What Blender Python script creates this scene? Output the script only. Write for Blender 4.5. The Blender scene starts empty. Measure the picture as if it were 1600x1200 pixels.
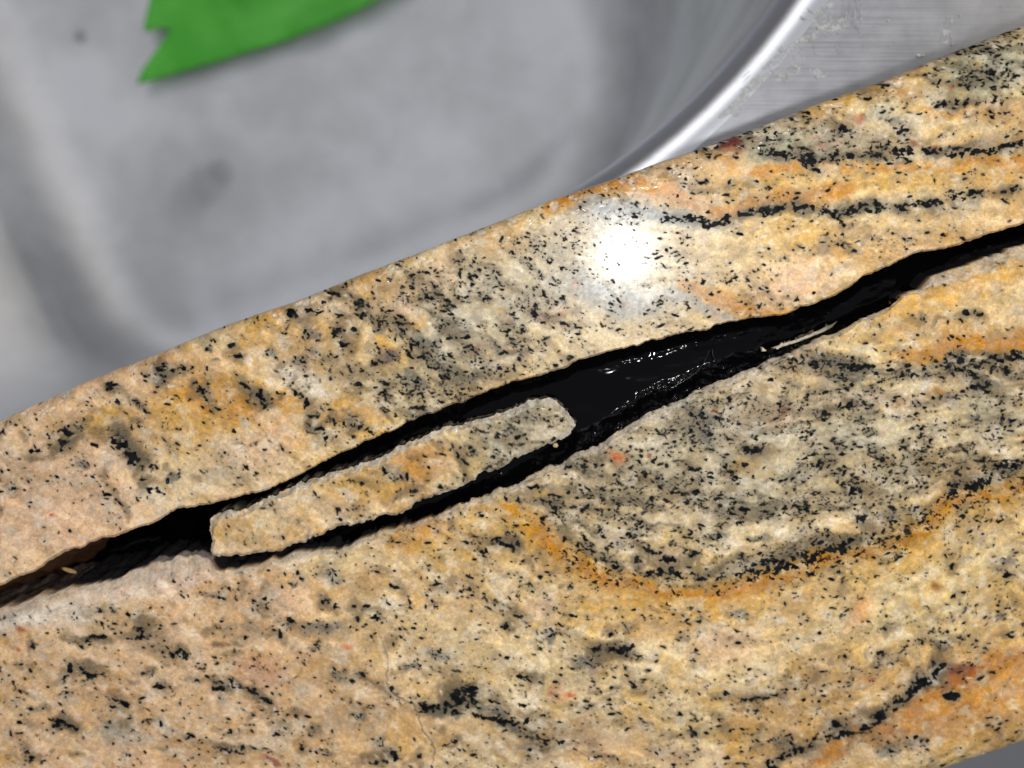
import bpy, math, random
import numpy as np
from mathutils import Matrix, Vector

# ------------------------------------------------------------------ camera, world, lamps, exposure
SC = bpy.context.scene
COL = SC.collection
TILT = math.radians(8.0)
DIST = 0.1067
LENS, SENSOR = 30.0, 36.0
CAMPOS = Vector((0, DIST * math.sin(TILT), DIST * math.cos(TILT)))
cd = bpy.data.cameras.new('camera')
cam = bpy.data.objects.new('camera', cd)
COL.objects.link(cam)
cam.location = CAMPOS
cam.rotation_euler = (-TILT, 0, 0)
cd.lens, cd.sensor_width = LENS, SENSOR
cd.clip_start, cd.clip_end = 0.005, 20
cd.dof.use_dof = True
cd.dof.focus_distance = 0.1045
cd.dof.aperture_fstop = 15.0
SC.camera = cam

world = bpy.data.worlds.new('World')
SC.world = world
world.use_nodes = True
bg = world.node_tree.nodes['Background']
bg.inputs[0].default_value = (0.93, 0.96, 1.0, 1)
bg.inputs[1].default_value = 0.43
_wn = world.node_tree                    # a room: light ceiling, dimmer walls
_tc = _wn.nodes.new('ShaderNodeTexCoord'); _sx = _wn.nodes.new('ShaderNodeSeparateXYZ'); _wr = _wn.nodes.new('ShaderNodeValToRGB')
_wn.links.new(_tc.outputs['Generated'], _sx.inputs[0]); _wn.links.new(_sx.outputs['Z'], _wr.inputs[0]); _wn.links.new(_wr.outputs[0], bg.inputs[0])
_wr.color_ramp.elements[0].position, _wr.color_ramp.elements[0].color = .25, (.10, .09, .07, 1)
_wr.color_ramp.elements[1].position, _wr.color_ramp.elements[1].color = .75, (.93, .96, 1.0, 1)

SC.view_settings.view_transform = 'Standard'
SC.view_settings.look = 'None'
SC.view_settings.exposure = 0.0
SC.view_settings.gamma = 1.0

K = SENSOR / LENS / 1600.0
_ct, _st = math.cos(-TILT), math.sin(-TILT)


def unproject(x, y, z=0.0):
    """point on the plane at height z that stands at photo position x, y (1600 x 1200)"""
    x = np.asarray(x, float); y = np.asarray(y, float)
    u = (x - 800.0) * K; v = -(y - 600.0) * K
    dy = v * _ct + _st
    dz = v * _st - _ct
    t = (z - CAMPOS.z) / dz
    return u * t, CAMPOS.y + dy * t, np.broadcast_to(np.asarray(z, float), t.shape)


def pt(x, y, z=0.0):
    a = unproject(x, y, z)
    return Vector((float(a[0]), float(a[1]), float(a[2])))


# the phone's flash, beside the lens
fx, fy, _ = unproject(1150, 378, 0.0)
fl = bpy.data.lights.new('flash_lamp', 'POINT')
fl.energy = 0.275
fl.color = (1.0, 0.985, 0.965)
fl.shadow_soft_size = 0.0027
flo = bpy.data.objects.new('flash_lamp', fl)
flo.location = (float(fx), float(fy), CAMPOS.z)
COL.objects.link(flo)
# the room's ceiling lamp, far off to the side
al = bpy.data.lights.new('room_lamp', 'AREA')
al.shape = 'RECTANGLE'; al.size, al.size_y = 0.7, 0.7
al.energy = 3.5
al.color = (1.0, 0.98, 0.95)
alo = bpy.data.objects.new('room_lamp', al)
alo.location = (-0.45, 1.20, 1.05)
alo.rotation_euler = (Vector((0, 0.05, -0.1)) - Vector(alo.location)).to_track_quat('-Z', 'Y').to_euler()
COL.objects.link(alo)
# warm fill light added on the right to brighten the bowl's left strip
wl = bpy.data.lights.new('side_fill', 'AREA')
wl.shape = 'RECTANGLE'; wl.size, wl.size_y = 0.6, 0.6
wl.energy = 3.8
wl.color = (1.0, 0.90, 0.72)
wlo = bpy.data.objects.new('side_fill', wl)
wlo.location = (1.10, 0.45, 1.05)
wlo.rotation_euler = (Vector((0, 0.05, -0.1)) - Vector(wlo.location)).to_track_quat('-Z', 'Y').to_euler()
COL.objects.link(wlo)

# ------------------------------------------------------------------ numpy noise
RNG = np.random.RandomState(7)
_T = [np.random.RandomState(100 + i).rand(256, 256) for i in range(12)]


def vnoise(x, y, seed=0):
    T = _T[seed % 12]
    xi = np.floor(x).astype(int); yi = np.floor(y).astype(int)
    fx = x - xi; fy = y - yi
    fx = fx * fx * fx * (fx * (fx * 6 - 15) + 10); fy = fy * fy * fy * (fy * (fy * 6 - 15) + 10)
    x0 = xi & 255; x1 = (xi + 1) & 255; y0 = yi & 255; y1 = (yi + 1) & 255
    return (T[y0, x0] * (1 - fx) + T[y0, x1] * fx) * (1 - fy) + (T[y1, x0] * (1 - fx) + T[y1, x1] * fx) * fy


def fbm(x, y, seed=0, oct=4, gain=0.5):
    s = 0; a = 1.0; n = 0
    for o in range(oct):
        s = s + a * vnoise(x * 2 ** o + 17.3 * o, y * 2 ** o + 9.1 * o, seed + o)
        n += a; a *= gain
    return s / n


def sstep(a, b, x):
    t = np.clip((x - a) / (b - a), 0, 1)
    return t * t * (3 - 2 * t)


# ------------------------------------------------------------------ outlines read off the photograph (photo pixels)
E_TOP = [(-500, 860), (-120, 706), (0, 655), (60, 628), (120, 600), (170, 580), (250, 550), (330, 515), (400, 490), (450, 475), (500, 455),
         (560, 428), (640, 400), (700, 375), (780, 345), (870, 307), (950, 282), (1050, 245), (1100, 228), (1180, 200),
         (1300, 152), (1400, 118), (1500, 75), (1600, 38), (1720, -10), (2100, -160)]
E_BOT = [(-500, 1898), (0, 1728), (1448, 1241), (1600, 1189), (2100, 1023)]
C_UP = [(-500, 1100), (-120, 960), (0, 915), (50, 895), (90, 870), (120, 856), (145, 846), (200, 831), (240, 815), (275, 796), (300, 793),
        (330, 786), (370, 778), (420, 765), (460, 748), (500, 725), (540, 705), (565, 694), (600, 678), (640, 657), (700, 635),
        (740, 620), (790, 601), (830, 590), (880, 577), (897, 565), (944, 549), (995, 539), (1071, 520), (1135, 505),
        (1177, 496), (1206, 497), (1246, 484), (1293, 466), (1327, 450), (1351, 431), (1395, 410), (1432, 394), (1495, 382),
        (1547, 364), (1600, 349), (1720, 310), (2100, 180)]
C_LO = [(-500, 1120), (-120, 985), (0, 952), (37, 941), (85, 926), (150, 912), (190, 902), (212, 888), (237, 882), (275, 871), (312, 866), (328, 872),
        (337, 895), (371, 893), (422, 876), (462, 862), (530, 858), (564, 846), (597, 832), (641, 821), (670, 809), (702, 795),
        (738, 778), (781, 767), (812, 752), (855, 731), (897, 712), (940, 693), (986, 660), (1033, 635), (1071, 618),
        (1103, 601), (1156, 580), (1199, 565), (1246, 547), (1290, 524), (1316, 513), (1348, 500), (1380, 482),
        (1416, 461), (1445, 446), (1452, 433), (1464, 427), (1508, 416), (1547, 398), (1600, 385), (1720, 345), (2100, 215)]
SLIVER = [(329, 812), (335, 804), (352, 798), (376, 798), (390, 791), (407, 783), (439, 768), (471, 755), (492, 747), (535, 734),
          (577, 719), (600, 710), (632, 695), (664, 680), (689, 670), (727, 661), (759, 654), (791, 642), (823, 627), (855, 621),
          (868, 625), (878, 635), (891, 646), (898, 663), (893, 678), (876, 686), (855, 696), (834, 705), (812, 711), (800, 718),
          (787, 727), (770, 734), (753, 739), (727, 756), (706, 766), (679, 774), (653, 786), (632, 799), (613, 804), (588, 808),
          (556, 819), (524, 825), (492, 838), (467, 849), (439, 859), (405, 864), (371, 869), (345, 871), (332, 868), (331, 839), (326, 822)]


def curve(pts):
    p = np.array(pts, float)
    return lambda x: np.interp(x, p[:, 0], p[:, 1])


_et, _eb, _cu, _cl = curve(E_TOP), curve(E_BOT), curve(C_UP), curve(C_LO)


def smooth1(f, x, w):
    return (f(x - w) + 2 * f(x) + f(x + w)) / 4


def e_top(x): return smooth1(_et, x, 40) + (fbm(x / 14, x * 0 + 3, 1) - .5) * 1.4
def e_bot(x): return _eb(x) + (fbm(x / 40, x * 0 + 5, 2) - .5) * 2
def c_up(x): return smooth1(_cu, x, 5) + (fbm(x / 22, x * 0 + 3, 3, 5, .6) - .5) * 11
def c_lo(x): return smooth1(_cl, x, 5) + (fbm(x / 20, x * 0 + 8, 4, 5, .62) - .5) * 13


# ------------------------------------------------------------------ the stone's pattern, laid out on the slab's own plane
X0, Y0, X1, Y1 = -320, -180, 1920, 1840
W_, H_ = X1 - X0, Y1 - Y0
PY, PX = np.mgrid[Y0:Y1, X0:X1].astype(float)
wx = PX + 46 * (fbm(PX / 75, PY / 75, 0) - .5) + 9 * (fbm(PX / 14, PY / 14, 2, 3) - .5)
wy = PY + 46 * (fbm(PX / 75, PY / 75, 5) - .5) + 9 * (fbm(PX / 14, PY / 14, 7, 3) - .5)
bx = PX + 13 * (fbm(PX / 12, PY / 12, 3, 4, .6) - .5)
by = PY + 13 * (fbm(PX / 12, PY / 12, 8, 4, .6) - .5)
nx_ = PX + .3 * (bx - PX); ny_ = PY + .3 * (by - PY)
nz_small = fbm(PX / 6, PY / 6, 9, 3, .6)


def rgb(*c): return np.array(c, float) / 255.0


CREAM, TAN, ORANGE, PEACH = rgb(224, 201, 160), rgb(200, 166, 118), rgb(202, 144, 72), rgb(226, 192, 162)
GREY, WHITE, YELLOW, RED = rgb(184, 176, 154), rgb(232, 222, 206), rgb(212, 172, 102), rgb(116, 46, 42)
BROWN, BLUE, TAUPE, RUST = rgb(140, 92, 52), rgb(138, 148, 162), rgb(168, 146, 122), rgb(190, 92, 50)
BASE = np.empty((H_, W_, 3))
n1 = fbm(PX / 150, PY / 95, 1, 4)[..., None]
n2 = fbm(PX / 55, PY / 42, 4, 4)[..., None]
BASE[:] = CREAM
BASE += (TAN - CREAM) * sstep(.45, .66, n1)
BASE += (YELLOW - BASE) * .5 * sstep(.52, .72, n2)
pk = sstep(820, 200, PX + (900 - PY) * .4)[..., None] * .95
BASE += (PEACH - BASE) * pk * (.65 + .6 * (n2 - .5))
def streak(ang, l, w, sd):
    c, s_ = math.cos(math.radians(ang)), math.sin(math.radians(ang))
    return fbm((wx * c + wy * s_) / l, (-wx * s_ + wy * c) / w, sd, 4, .58)


def blur(A, n, k=1):
    for _ in range(n):
        for ax in (0, 1): A = (np.roll(A, k, ax) + 2 * A + np.roll(A, -k, ax)) / 4
    return A


_up = PY < c_up(np.arange(X0, X1).astype(float))[None, :]
_lev = wy + .00085 * (np.clip(wx, 500, 1650) - 1120) ** 2 * sstep(520, 900, PY)
S_fold = .7 * fbm(_lev / 14, wx / 62, 6, 4, .62) + .3 * fbm(_lev / 44, wx / 260, 3, 2)
S_flat = .7 * streak(-5, 110, 12, 2) + .3 * streak(-5, 260, 34, 5)
S_diag = .7 * streak(36, 80, 13, 9) + .3 * streak(36, 160, 40, 4)
STR = np.where(_up, S_diag + (S_flat - S_diag) * sstep(880, 1040, PX), S_diag + (S_fold - S_diag) * sstep(560, 820, PX))
STR = np.clip(.5 + (STR - STR.mean()) * 1.25, 0, 1)
BASE *= 1.05 + (.50 - .14 * pk) * (STR[..., None] - .5) * np.array([.86, 1.0, 1.3])
BASE += (YELLOW * .96 - BASE) * (.38 - .2 * pk) * sstep(.54, .72, np.roll(STR, (37, 61), (0, 1)))[..., None]
DARK = np.zeros((H_, W_))
DENS = .16 - .05 * np.clip(pk[..., 0], 0, 1)


def window(x, y, r):
    i0 = max(0, int(y - Y0 - r)); i1 = min(H_, int(y - Y0 + r) + 1)
    j0 = max(0, int(x - X0 - r)); j1 = min(W_, int(x - X0 + r) + 1)
    return (slice(i0, i1), slice(j0, j1)) if i1 > i0 and j1 > j0 else None


def ell(sl, x, y, rx, ry, ang, GX, GY):
    c, s = math.cos(math.radians(ang)), math.sin(math.radians(ang))
    dx = GX[sl] - x; dy = GY[sl] - y
    return np.sqrt(((dx * c + dy * s) / rx) ** 2 + ((-dx * s + dy * c) / ry) ** 2)


def splat(x, y, rx, ry, ang, col, k=.8, soft=.8):
    sl = window(x, y, max(rx, ry) * 1.6 + 40)
    if sl is None: return
    w = min(1, k * 1.1) * sstep(1 + soft * .6, 1 - soft, ell(sl, x, y, rx, ry, ang, wx, wy))[..., None]
    BASE[sl] += (col * (1 + .35 * (STR[sl] - .5))[..., None] - BASE[sl]) * w


def seg_dist(pts, GX, GY, sl):
    d = None
    for (ax, ay), (bx_, by_) in zip(pts[:-1], pts[1:]):
        vx, vy = bx_ - ax, by_ - ay
        t = np.clip(((GX[sl] - ax) * vx + (GY[sl] - ay) * vy) / (vx * vx + vy * vy), 0, 1)
        q = np.hypot(GX[sl] - ax - t * vx, GY[sl] - ay - t * vy)
        d = q if d is None else np.minimum(d, q)
    return d


def box_of(pts, m):
    xs = [p[0] for p in pts]; ys = [p[1] for p in pts]
    return (slice(max(0, int(min(ys) - Y0 - m)), min(H_, int(max(ys) - Y0 + m))),
            slice(max(0, int(min(xs) - X0 - m)), min(W_, int(max(xs) - X0 + m))))


def vein(pts, w, col, k=.85):
    sl = box_of(pts, w * 2 + 45)
    q = k * sstep(w, w * .25, seg_dist(pts, wx, wy, sl))[..., None]
    BASE[sl] += (col - BASE[sl]) * q


def dark_vein(pts, w, k=1.0):
    sl = box_of(pts, w * 3 + 30)
    d = seg_dist(pts, wx, wy, sl) / w
    br = .25 + .75 * sstep(.40, .62, fbm(PX[sl] / 34, PY[sl] / 24, 6, 3))
    q = (.55 * sstep(2.6, .3, d) * br)[..., None]
    BASE[sl] += (rgb(104, 102, 94) - BASE[sl]) * q
    for (ax, ay), (cx, cy) in zip(pts[:-1], pts[1:]):
        ln = math.hypot(cx - ax, cy - ay); an = math.degrees(math.atan2(cy - ay, cx - ax))
        for _ in range(int(ln / 2.1 * k)):
            t = RNG.rand(); x = ax + (cx - ax) * t; y = ay + (cy - ay) * t
            if float(fbm(np.array(x / 34), np.array(y / 24), 6, 3)) < RNG.uniform(.36, .60): continue
            x += 10 * (float(fbm(np.array(x / 30), np.array(y / 30), 2, 3)) - .5); y += 16 * (float(fbm(np.array(x / 30 + 9), np.array(y / 30), 3, 3)) - .5)
            blob(x, y + RNG.normal(0, w * .55), RNG.uniform(2.2, 7.5), RNG.uniform(1.6, 3.8), an + RNG.normal(0, 18))


def dens(x, y, rx, ry, ang, val):
    sl = window(x, y, max(rx, ry) * 1.8 + 30)
    if sl is None: return
    w = sstep(1.45, .6, ell(sl, x, y, rx, ry, ang, wx, wy))
    DENS[sl] = DENS[sl] + (val - DENS[sl]) * w


def blob(x, y, rx, ry, ang=0.0, k=1.0, soft=.3, rag=1.5, GX=None, GY=None):
    rx = max(rx, 1.6); ry = max(ry, 1.4)
    sl = window(x, y, max(rx, ry) * 1.7 + 12)
    if sl is None: return
    d = ell(sl, x, y, rx, ry, ang, bx if GX is None else GX, by if GY is None else GY)
    v = 1.05 - d + (nz_small[sl] - .5) * rag
    DARK[sl] = np.maximum(DARK[sl], k * sstep(.05, .05 + soft * 1.6, v))


# ---- large colour fields
for s in [
    (60, 790, 170, 110, 0, PEACH, .7), (330, 640, 120, 60, -20, YELLOW, .8), (330, 620, 75, 34, 0, ORANGE, .55), (150, 665, 60, 26, -20, YELLOW, .8),
    (430, 640, 60, 40, 20, ORANGE, .5), (470, 590, 70, 24, 28, WHITE, .85), (530, 560, 40, 14, 20, TAUPE, .5), (540, 660, 70, 40, 0, YELLOW, .6),
    (400, 690, 90, 40, -15, PEACH, .6), (300, 740, 100, 50, -15, CREAM, .6), (330, 525, 50, 20, -25, CREAM, .8), (400, 510, 60, 25, -20, YELLOW, .7),
    (720, 520, 210, 95, -18, GREY, .75), (600, 545, 60, 30, 20, YELLOW, .75), (560, 640, 40, 30, 0, ORANGE, .4), (645, 502, 22, 14, 0, ORANGE, .55),
    (590, 665, 40, 25, -20, YELLOW, .7), (640, 470, 30, 16, 10, PEACH, .6), (690, 430, 60, 22, -20, PEACH, .45), (930, 420, 170, 120, -15, GREY, .55), (900, 520, 130, 50, -15, CREAM, .55),
    (850, 495, 30, 10, 16, RUST, .7), (880, 500, 20, 8, 10, BROWN, .5),
    (945, 332, 70, 26, 10, BLUE, .6), (970, 465, 90, 30, 15, BLUE, .55), (1075, 474, 60, 12, 22, BLUE, .5), (1130, 490, 40, 8, 20, BLUE, .4), (1045, 345, 60, 16, 10, BLUE, .7),  # BLUE: bluish mineral, strengthened to paint the flash glare's halo
    (1100, 270, 130, 26, -10, TAN, .7), (1050, 262, 60, 18, -18, PEACH, .5), (1180, 285, 90, 24, -5, YELLOW, .8), (1400, 285, 190, 22, -5, YELLOW, .75), (1130, 400, 90, 45, 0, CREAM, .8), (1250, 385, 90, 45, 0, YELLOW, .55),
    (1250, 430, 90, 30, -10, PEACH, .7), (1420, 350, 130, 26, -10, CREAM, .6), (1250, 220, 130, 28, 0, GREY, .85), (1370, 178, 60, 16, 0, rgb(212, 208, 186), .8), (1200, 225, 40, 25, 0, rgb(170, 170, 145), .6),
    (1135, 225, 20, 16, 20, RED, .85), (1320, 160, 60, 22, -15, YELLOW, .8), (1460, 125, 50, 20, -10, YELLOW, .6), (1540, 115, 100, 50, -10, rgb(160, 162, 138), .8), (1520, 175, 110, 12, 0, ORANGE, .6), (1500, 205, 110, 14, 0, CREAM, .7),
    (1336, 184, 8, 6, 0, RUST, .9), (1463, 226, 12, 6, 0, RUST, .85), (1424, 218, 9, 4, 0, RUST, .7), (1478, 137, 7, 4, 0, RUST, .7), (1283, 229, 9, 5, 0, RUST, .5), (1275, 218, 7, 4, 0, RUST, .5), (1166, 358, 6, 4, 0, RUST, .6), (1472, 357, 6, 3, 0, RUST, .6),
    # sliver
    (655, 725, 55, 36, -25, ORANGE, .75), (690, 712, 26, 14, -25, PEACH, .5), (560, 765, 55, 30, -22, YELLOW, .8), (540, 790, 40, 20, -22, PEACH, .4), (410, 825, 80, 30, -20, CREAM, .7), (470, 815, 50, 20, -20, TAN, .5), (810, 675, 95, 40, -25, GREY, .75), (740, 715, 30, 30, 40, YELLOW, .45), (868, 664, 12, 8, 0, PEACH, .7),
    # lower slab
    (250, 910, 90, 18, -14, rgb(238, 216, 196), .7), (60, 968, 90, 16, -14, WHITE, .8), (180, 926, 70, 13, -16, rgb(236, 210, 188), .85), (272, 900, 66, 18, -10, rgb(238, 210, 188), .85), (30, 974, 60, 14, -12, rgb(232, 222, 206), .8), (110, 958, 60, 18, -14, rgb(238, 222, 206), .7), (470, 870, 50, 12, -12, rgb(234, 216, 194), .7), (560, 870, 90, 30, -10, CREAM, .7), (655, 840, 62, 26, -12, ORANGE, .7), (700, 870, 60, 30, 10, YELLOW, .6), (780, 790, 40, 12, 5, ORANGE, .75),
    (1150, 700, 420, 150, -6, GREY, .7), (1180, 650, 60, 22, 5, WHITE, .5), (1210, 655, 60, 18, 5, PEACH, .6), (1400, 630, 110, 18, 0, PEACH, .5), (1300, 690, 90, 18, 10, rgb(206, 200, 180), .5), (1200, 730, 60, 16, 10, rgb(206, 200, 180), .5),
    (1215, 648, 14, 6, 0, RUST, .6), (1123, 642, 6, 4, 0, RUST, .7), (1477, 473, 8, 6, 0, RUST, .8), (1416, 503, 7, 4, 0, RUST, .6), (970, 711, 16, 9, 10, RUST, .6), (1016, 704, 5, 4, 0, RED, .6), (1160, 725, 18, 10, 0, YELLOW, .7), (1470, 620, 22, 8, 0, ORANGE, .6), (1373, 718, 20, 6, 0, BROWN, .5),
    (1440, 490, 130, 40, -12, YELLOW, .6), (1330, 540, 90, 16, 0, CREAM, .6), (1530, 535, 110, 20, -8, ORANGE, .8), (1545, 470, 90, 26, -15, CREAM, .6), (1560, 640, 60, 50, 0, GREY, .6),
    (880, 880, 60, 24, 25, PEACH, .7), (885, 876, 36, 20, 10, TAUPE, .6), (930, 960, 60, 45, 10, YELLOW, .6), (1000, 935, 110, 26, 12, YELLOW, .7), (1140, 935, 150, 18, -2, ORANGE, .45), (1400, 870, 90, 22, -20, YELLOW, .7), (1550, 800, 80, 26, -20, YELLOW, .6),
    (845, 945, 34, 20, 0, PEACH, .7), (860, 900, 30, 20, 0, WHITE, .35), (602, 953, 18, 12, 20, WHITE, .7), (682, 925, 18, 14, 0, WHITE, .6), (700, 1000, 180, 40, 10, CREAM, .6), (760, 960, 90, 30, 10, TAN, .5), (910, 1035, 40, 50, 0, CREAM, .6),
    (1450, 930, 170, 80, -15, rgb(226, 202, 150), .75), (1340, 955, 20, 24, 0, rgb(222, 160, 110), .7), (1250, 980, 110, 40, -10, CREAM, .6), (1130, 1010, 70, 30, -10, PEACH, .6), (1300, 1080, 110, 40, -12, TAN, .4), (1170, 960, 40, 20, 0, TAUPE, .4), (1222, 960, 24, 14, -20, TAUPE, .5),
    (1540, 1095, 130, 40, -18, ORANGE, .65), (1400, 1150, 130, 34, -15, BROWN, .35), (1530, 1035, 36, 16, -10, rgb(224, 160, 90), .7), (1492, 1046, 24, 9, -20, RED, .7), (1482, 1064, 26, 10, -20, rgb(176, 84, 50), .6), (1466, 1038, 10, 6, 0, RED, .5), (1510, 1050, 20, 5, -10, RED, .6), (1468, 913, 12, 6, 0, BROWN, .7), (1365, 1048, 8, 5, 0, RUST, .5),
    (898, 1076, 7, 5, 0, RUST, .8), (860, 1074, 8, 6, 0, RUST, .6), (880, 1075, 26, 12, 0, rgb(222, 168, 130), .5), (545, 1005, 12, 8, 0, RUST, .5), (90, 810, 6, 4, 0, RUST, .8), (38, 990, 9, 5, 30, RUST, .5), (25, 1012, 5, 6, 0, RUST, .7), (180, 1094, 11, 6, 0, BROWN, .7), (360, 998, 22, 6, 0, BROWN, .6), (415, 1190, 10, 7, 0, rgb(150, 80, 60), .8),
    (405, 1045, 36, 28, 20, rgb(225, 178, 150), .7), (190, 1140, 36, 24, 0, rgb(190, 182, 168), .8), (235, 1150, 24, 16, 0, rgb(196, 186, 172), .6), (470, 1075, 22, 14, 0, rgb(200, 190, 175), .6), (500, 980, 46, 12, 0, TAUPE, .7), (240, 1012, 40, 16, 0, TAUPE, .6), (390, 980, 36, 16, 0, TAUPE, .5),
    (0, 830, 8, 20, 0, RUST, .5), (660, 1150, 70, 24, 0, YELLOW, .4), (560, 1120, 90, 40, 0, TAUPE, .4), (850, 1150, 170, 40, 0, TAUPE, .45), (1000, 1180, 160, 26, 0, PEACH, .4), (420, 930, 60, 30, 20, PEACH, .5),
    (750, 555, 14, 8, 0, RED, .35), (724, 612, 5, 5, 0, RED, .6), (606, 555, 20, 9, 0, rgb(110, 70, 80), .6), (905, 450, 10, 8, 0, RUST, .3),
]:
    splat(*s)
vein([(860, 318), (900, 300), (960, 288), (1030, 300), (1080, 314), (1150, 326), (1230, 312), (1320, 300)], 24, ORANGE, .85)
vein([(1065, 452), (1120, 470), (1190, 490), (1230, 488)], 18, ORANGE, .8)
vein([(1180, 262), (1300, 262), (1420, 256), (1600, 250), (1720, 240), (1920, 205)], 15, ORANGE, .7)
vein([(1100, 240), (1160, 262), (1220, 270)], 8, ORANGE, .45)
ARC = [(745, 782), (800, 795), (830, 835), (890, 868), (960, 897), (1040, 912), (1120, 917), (1200, 906), (1260, 888), (1320, 868), (1390, 840),
       (1450, 806), (1510, 776), (1560, 758), (1610, 738), (1720, 700), (1920, 650)]
vein([(x, y + 20) for x, y in ARC], 75, rgb(214, 174, 108), .5)
vein(ARC[1:], 30, rgb(198, 144, 62), .7)
vein(ARC[3:], 14, rgb(178, 118, 42), .5)
vein([(1420, 556), (1500, 548), (1600, 530), (1720, 510)], 26, rgb(198, 140, 62), .75)
vein([(1240, 1205), (1330, 1160), (1420, 1105), (1500, 1062), (1610, 1030)], 26, rgb(186, 126, 62), .7)
vein([(470, 700), (520, 650), (560, 600)], 12, YELLOW, .4)

# ---- where the fine black needles are dense
for d in [(700, 530, 200, 95, -18, 1.25), (860, 430, 110, 80, -15, .55), (980, 430, 110, 90, 0, .35), (560, 520, 60, 60, 40, .6), (520, 640, 60, 70, 50, .35), (1280, 225, 160, 28, 0, .5), (1545, 110, 90, 60, -10, .85),
          (1090, 690, 230, 130, -10, .85), (1350, 690, 260, 130, -5, .8), (1150, 840, 270, 70, 0, 1.6), (1560, 640, 100, 90, 0, .8), (950, 800, 130, 60, 25, 1.2), (1400, 575, 190, 20, -2, .9),
          (830, 670, 80, 50, -25, 1.5), (720, 715, 30, 40, 40, .6), (1000, 600, 60, 60, 0, .4), (900, 960, 200, 50, 10, .2), (1350, 1010, 250, 60, -10, .25), (1150, 460, 90, 20, 20, .3), (690, 830, 120, 22, 15, .4), (760, 880, 90, 50, 20, .3)]:
    dens(*d)


def flow(x, y):
    """direction of the foliation in degrees (clockwise in the picture)"""
    if y < 500 and x > 1000: return -4
    if x < 350: return 32
    if x < 650: return 34
    if y > 560 and x > 780:                      # the fold
        return np.interp(x, [780, 950, 1120, 1300, 1600], [32, 24, 4, -12, -20]) * np.interp(y, [560, 640, 860, 1000, 1200], [.2, .6, 1, .9, .5])
    return np.interp(x, [650, 900, 1050], [28, 24, 14])


ND = 214000
NX = RNG.uniform(X0 + 10, X1 - 10, ND); NY = RNG.uniform(Y0 + 10, Y1 - 10, ND)
clump = .46 * fbm(NX / 30, NY / 24, 2, 3) + .54 * (1 - STR)[(NY - Y0).astype(int), (NX - X0).astype(int)]
_in = (NY > e_top(NX) - 8) & (NY < e_bot(NX) + 8)
for x, y, cl, r in zip(NX[_in], NY[_in], clump[_in], RNG.rand(int(_in.sum()))):
    if r < DENS[int(y - Y0), int(x - X0)] * float(sstep(.40, .60, cl)) * 1.8:
        L = float(np.clip(np.exp(RNG.normal(.84, .60)), 1.2, 9)); th = float(np.clip(L * RNG.uniform(.28, .75), 1.0, 3.0))
        blob(x, y, L, th, flow(x, y) + RNG.normal(0, 26), RNG.uniform(.4, 1.0) ** .7, .45, .9, nx_, ny_)
# soft smoky clouds of dark mineral in the dense zones
cloud = sstep(.47, .68, .35 * fbm(wx / 36, wy / 20, 10, 4, .55) + .65 * (1 - STR)) * np.clip(DENS - .2, 0, 1)
BASE += (rgb(96, 90, 74) - BASE) * (np.clip(cloud, 0, 1) * .6)[..., None]

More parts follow.
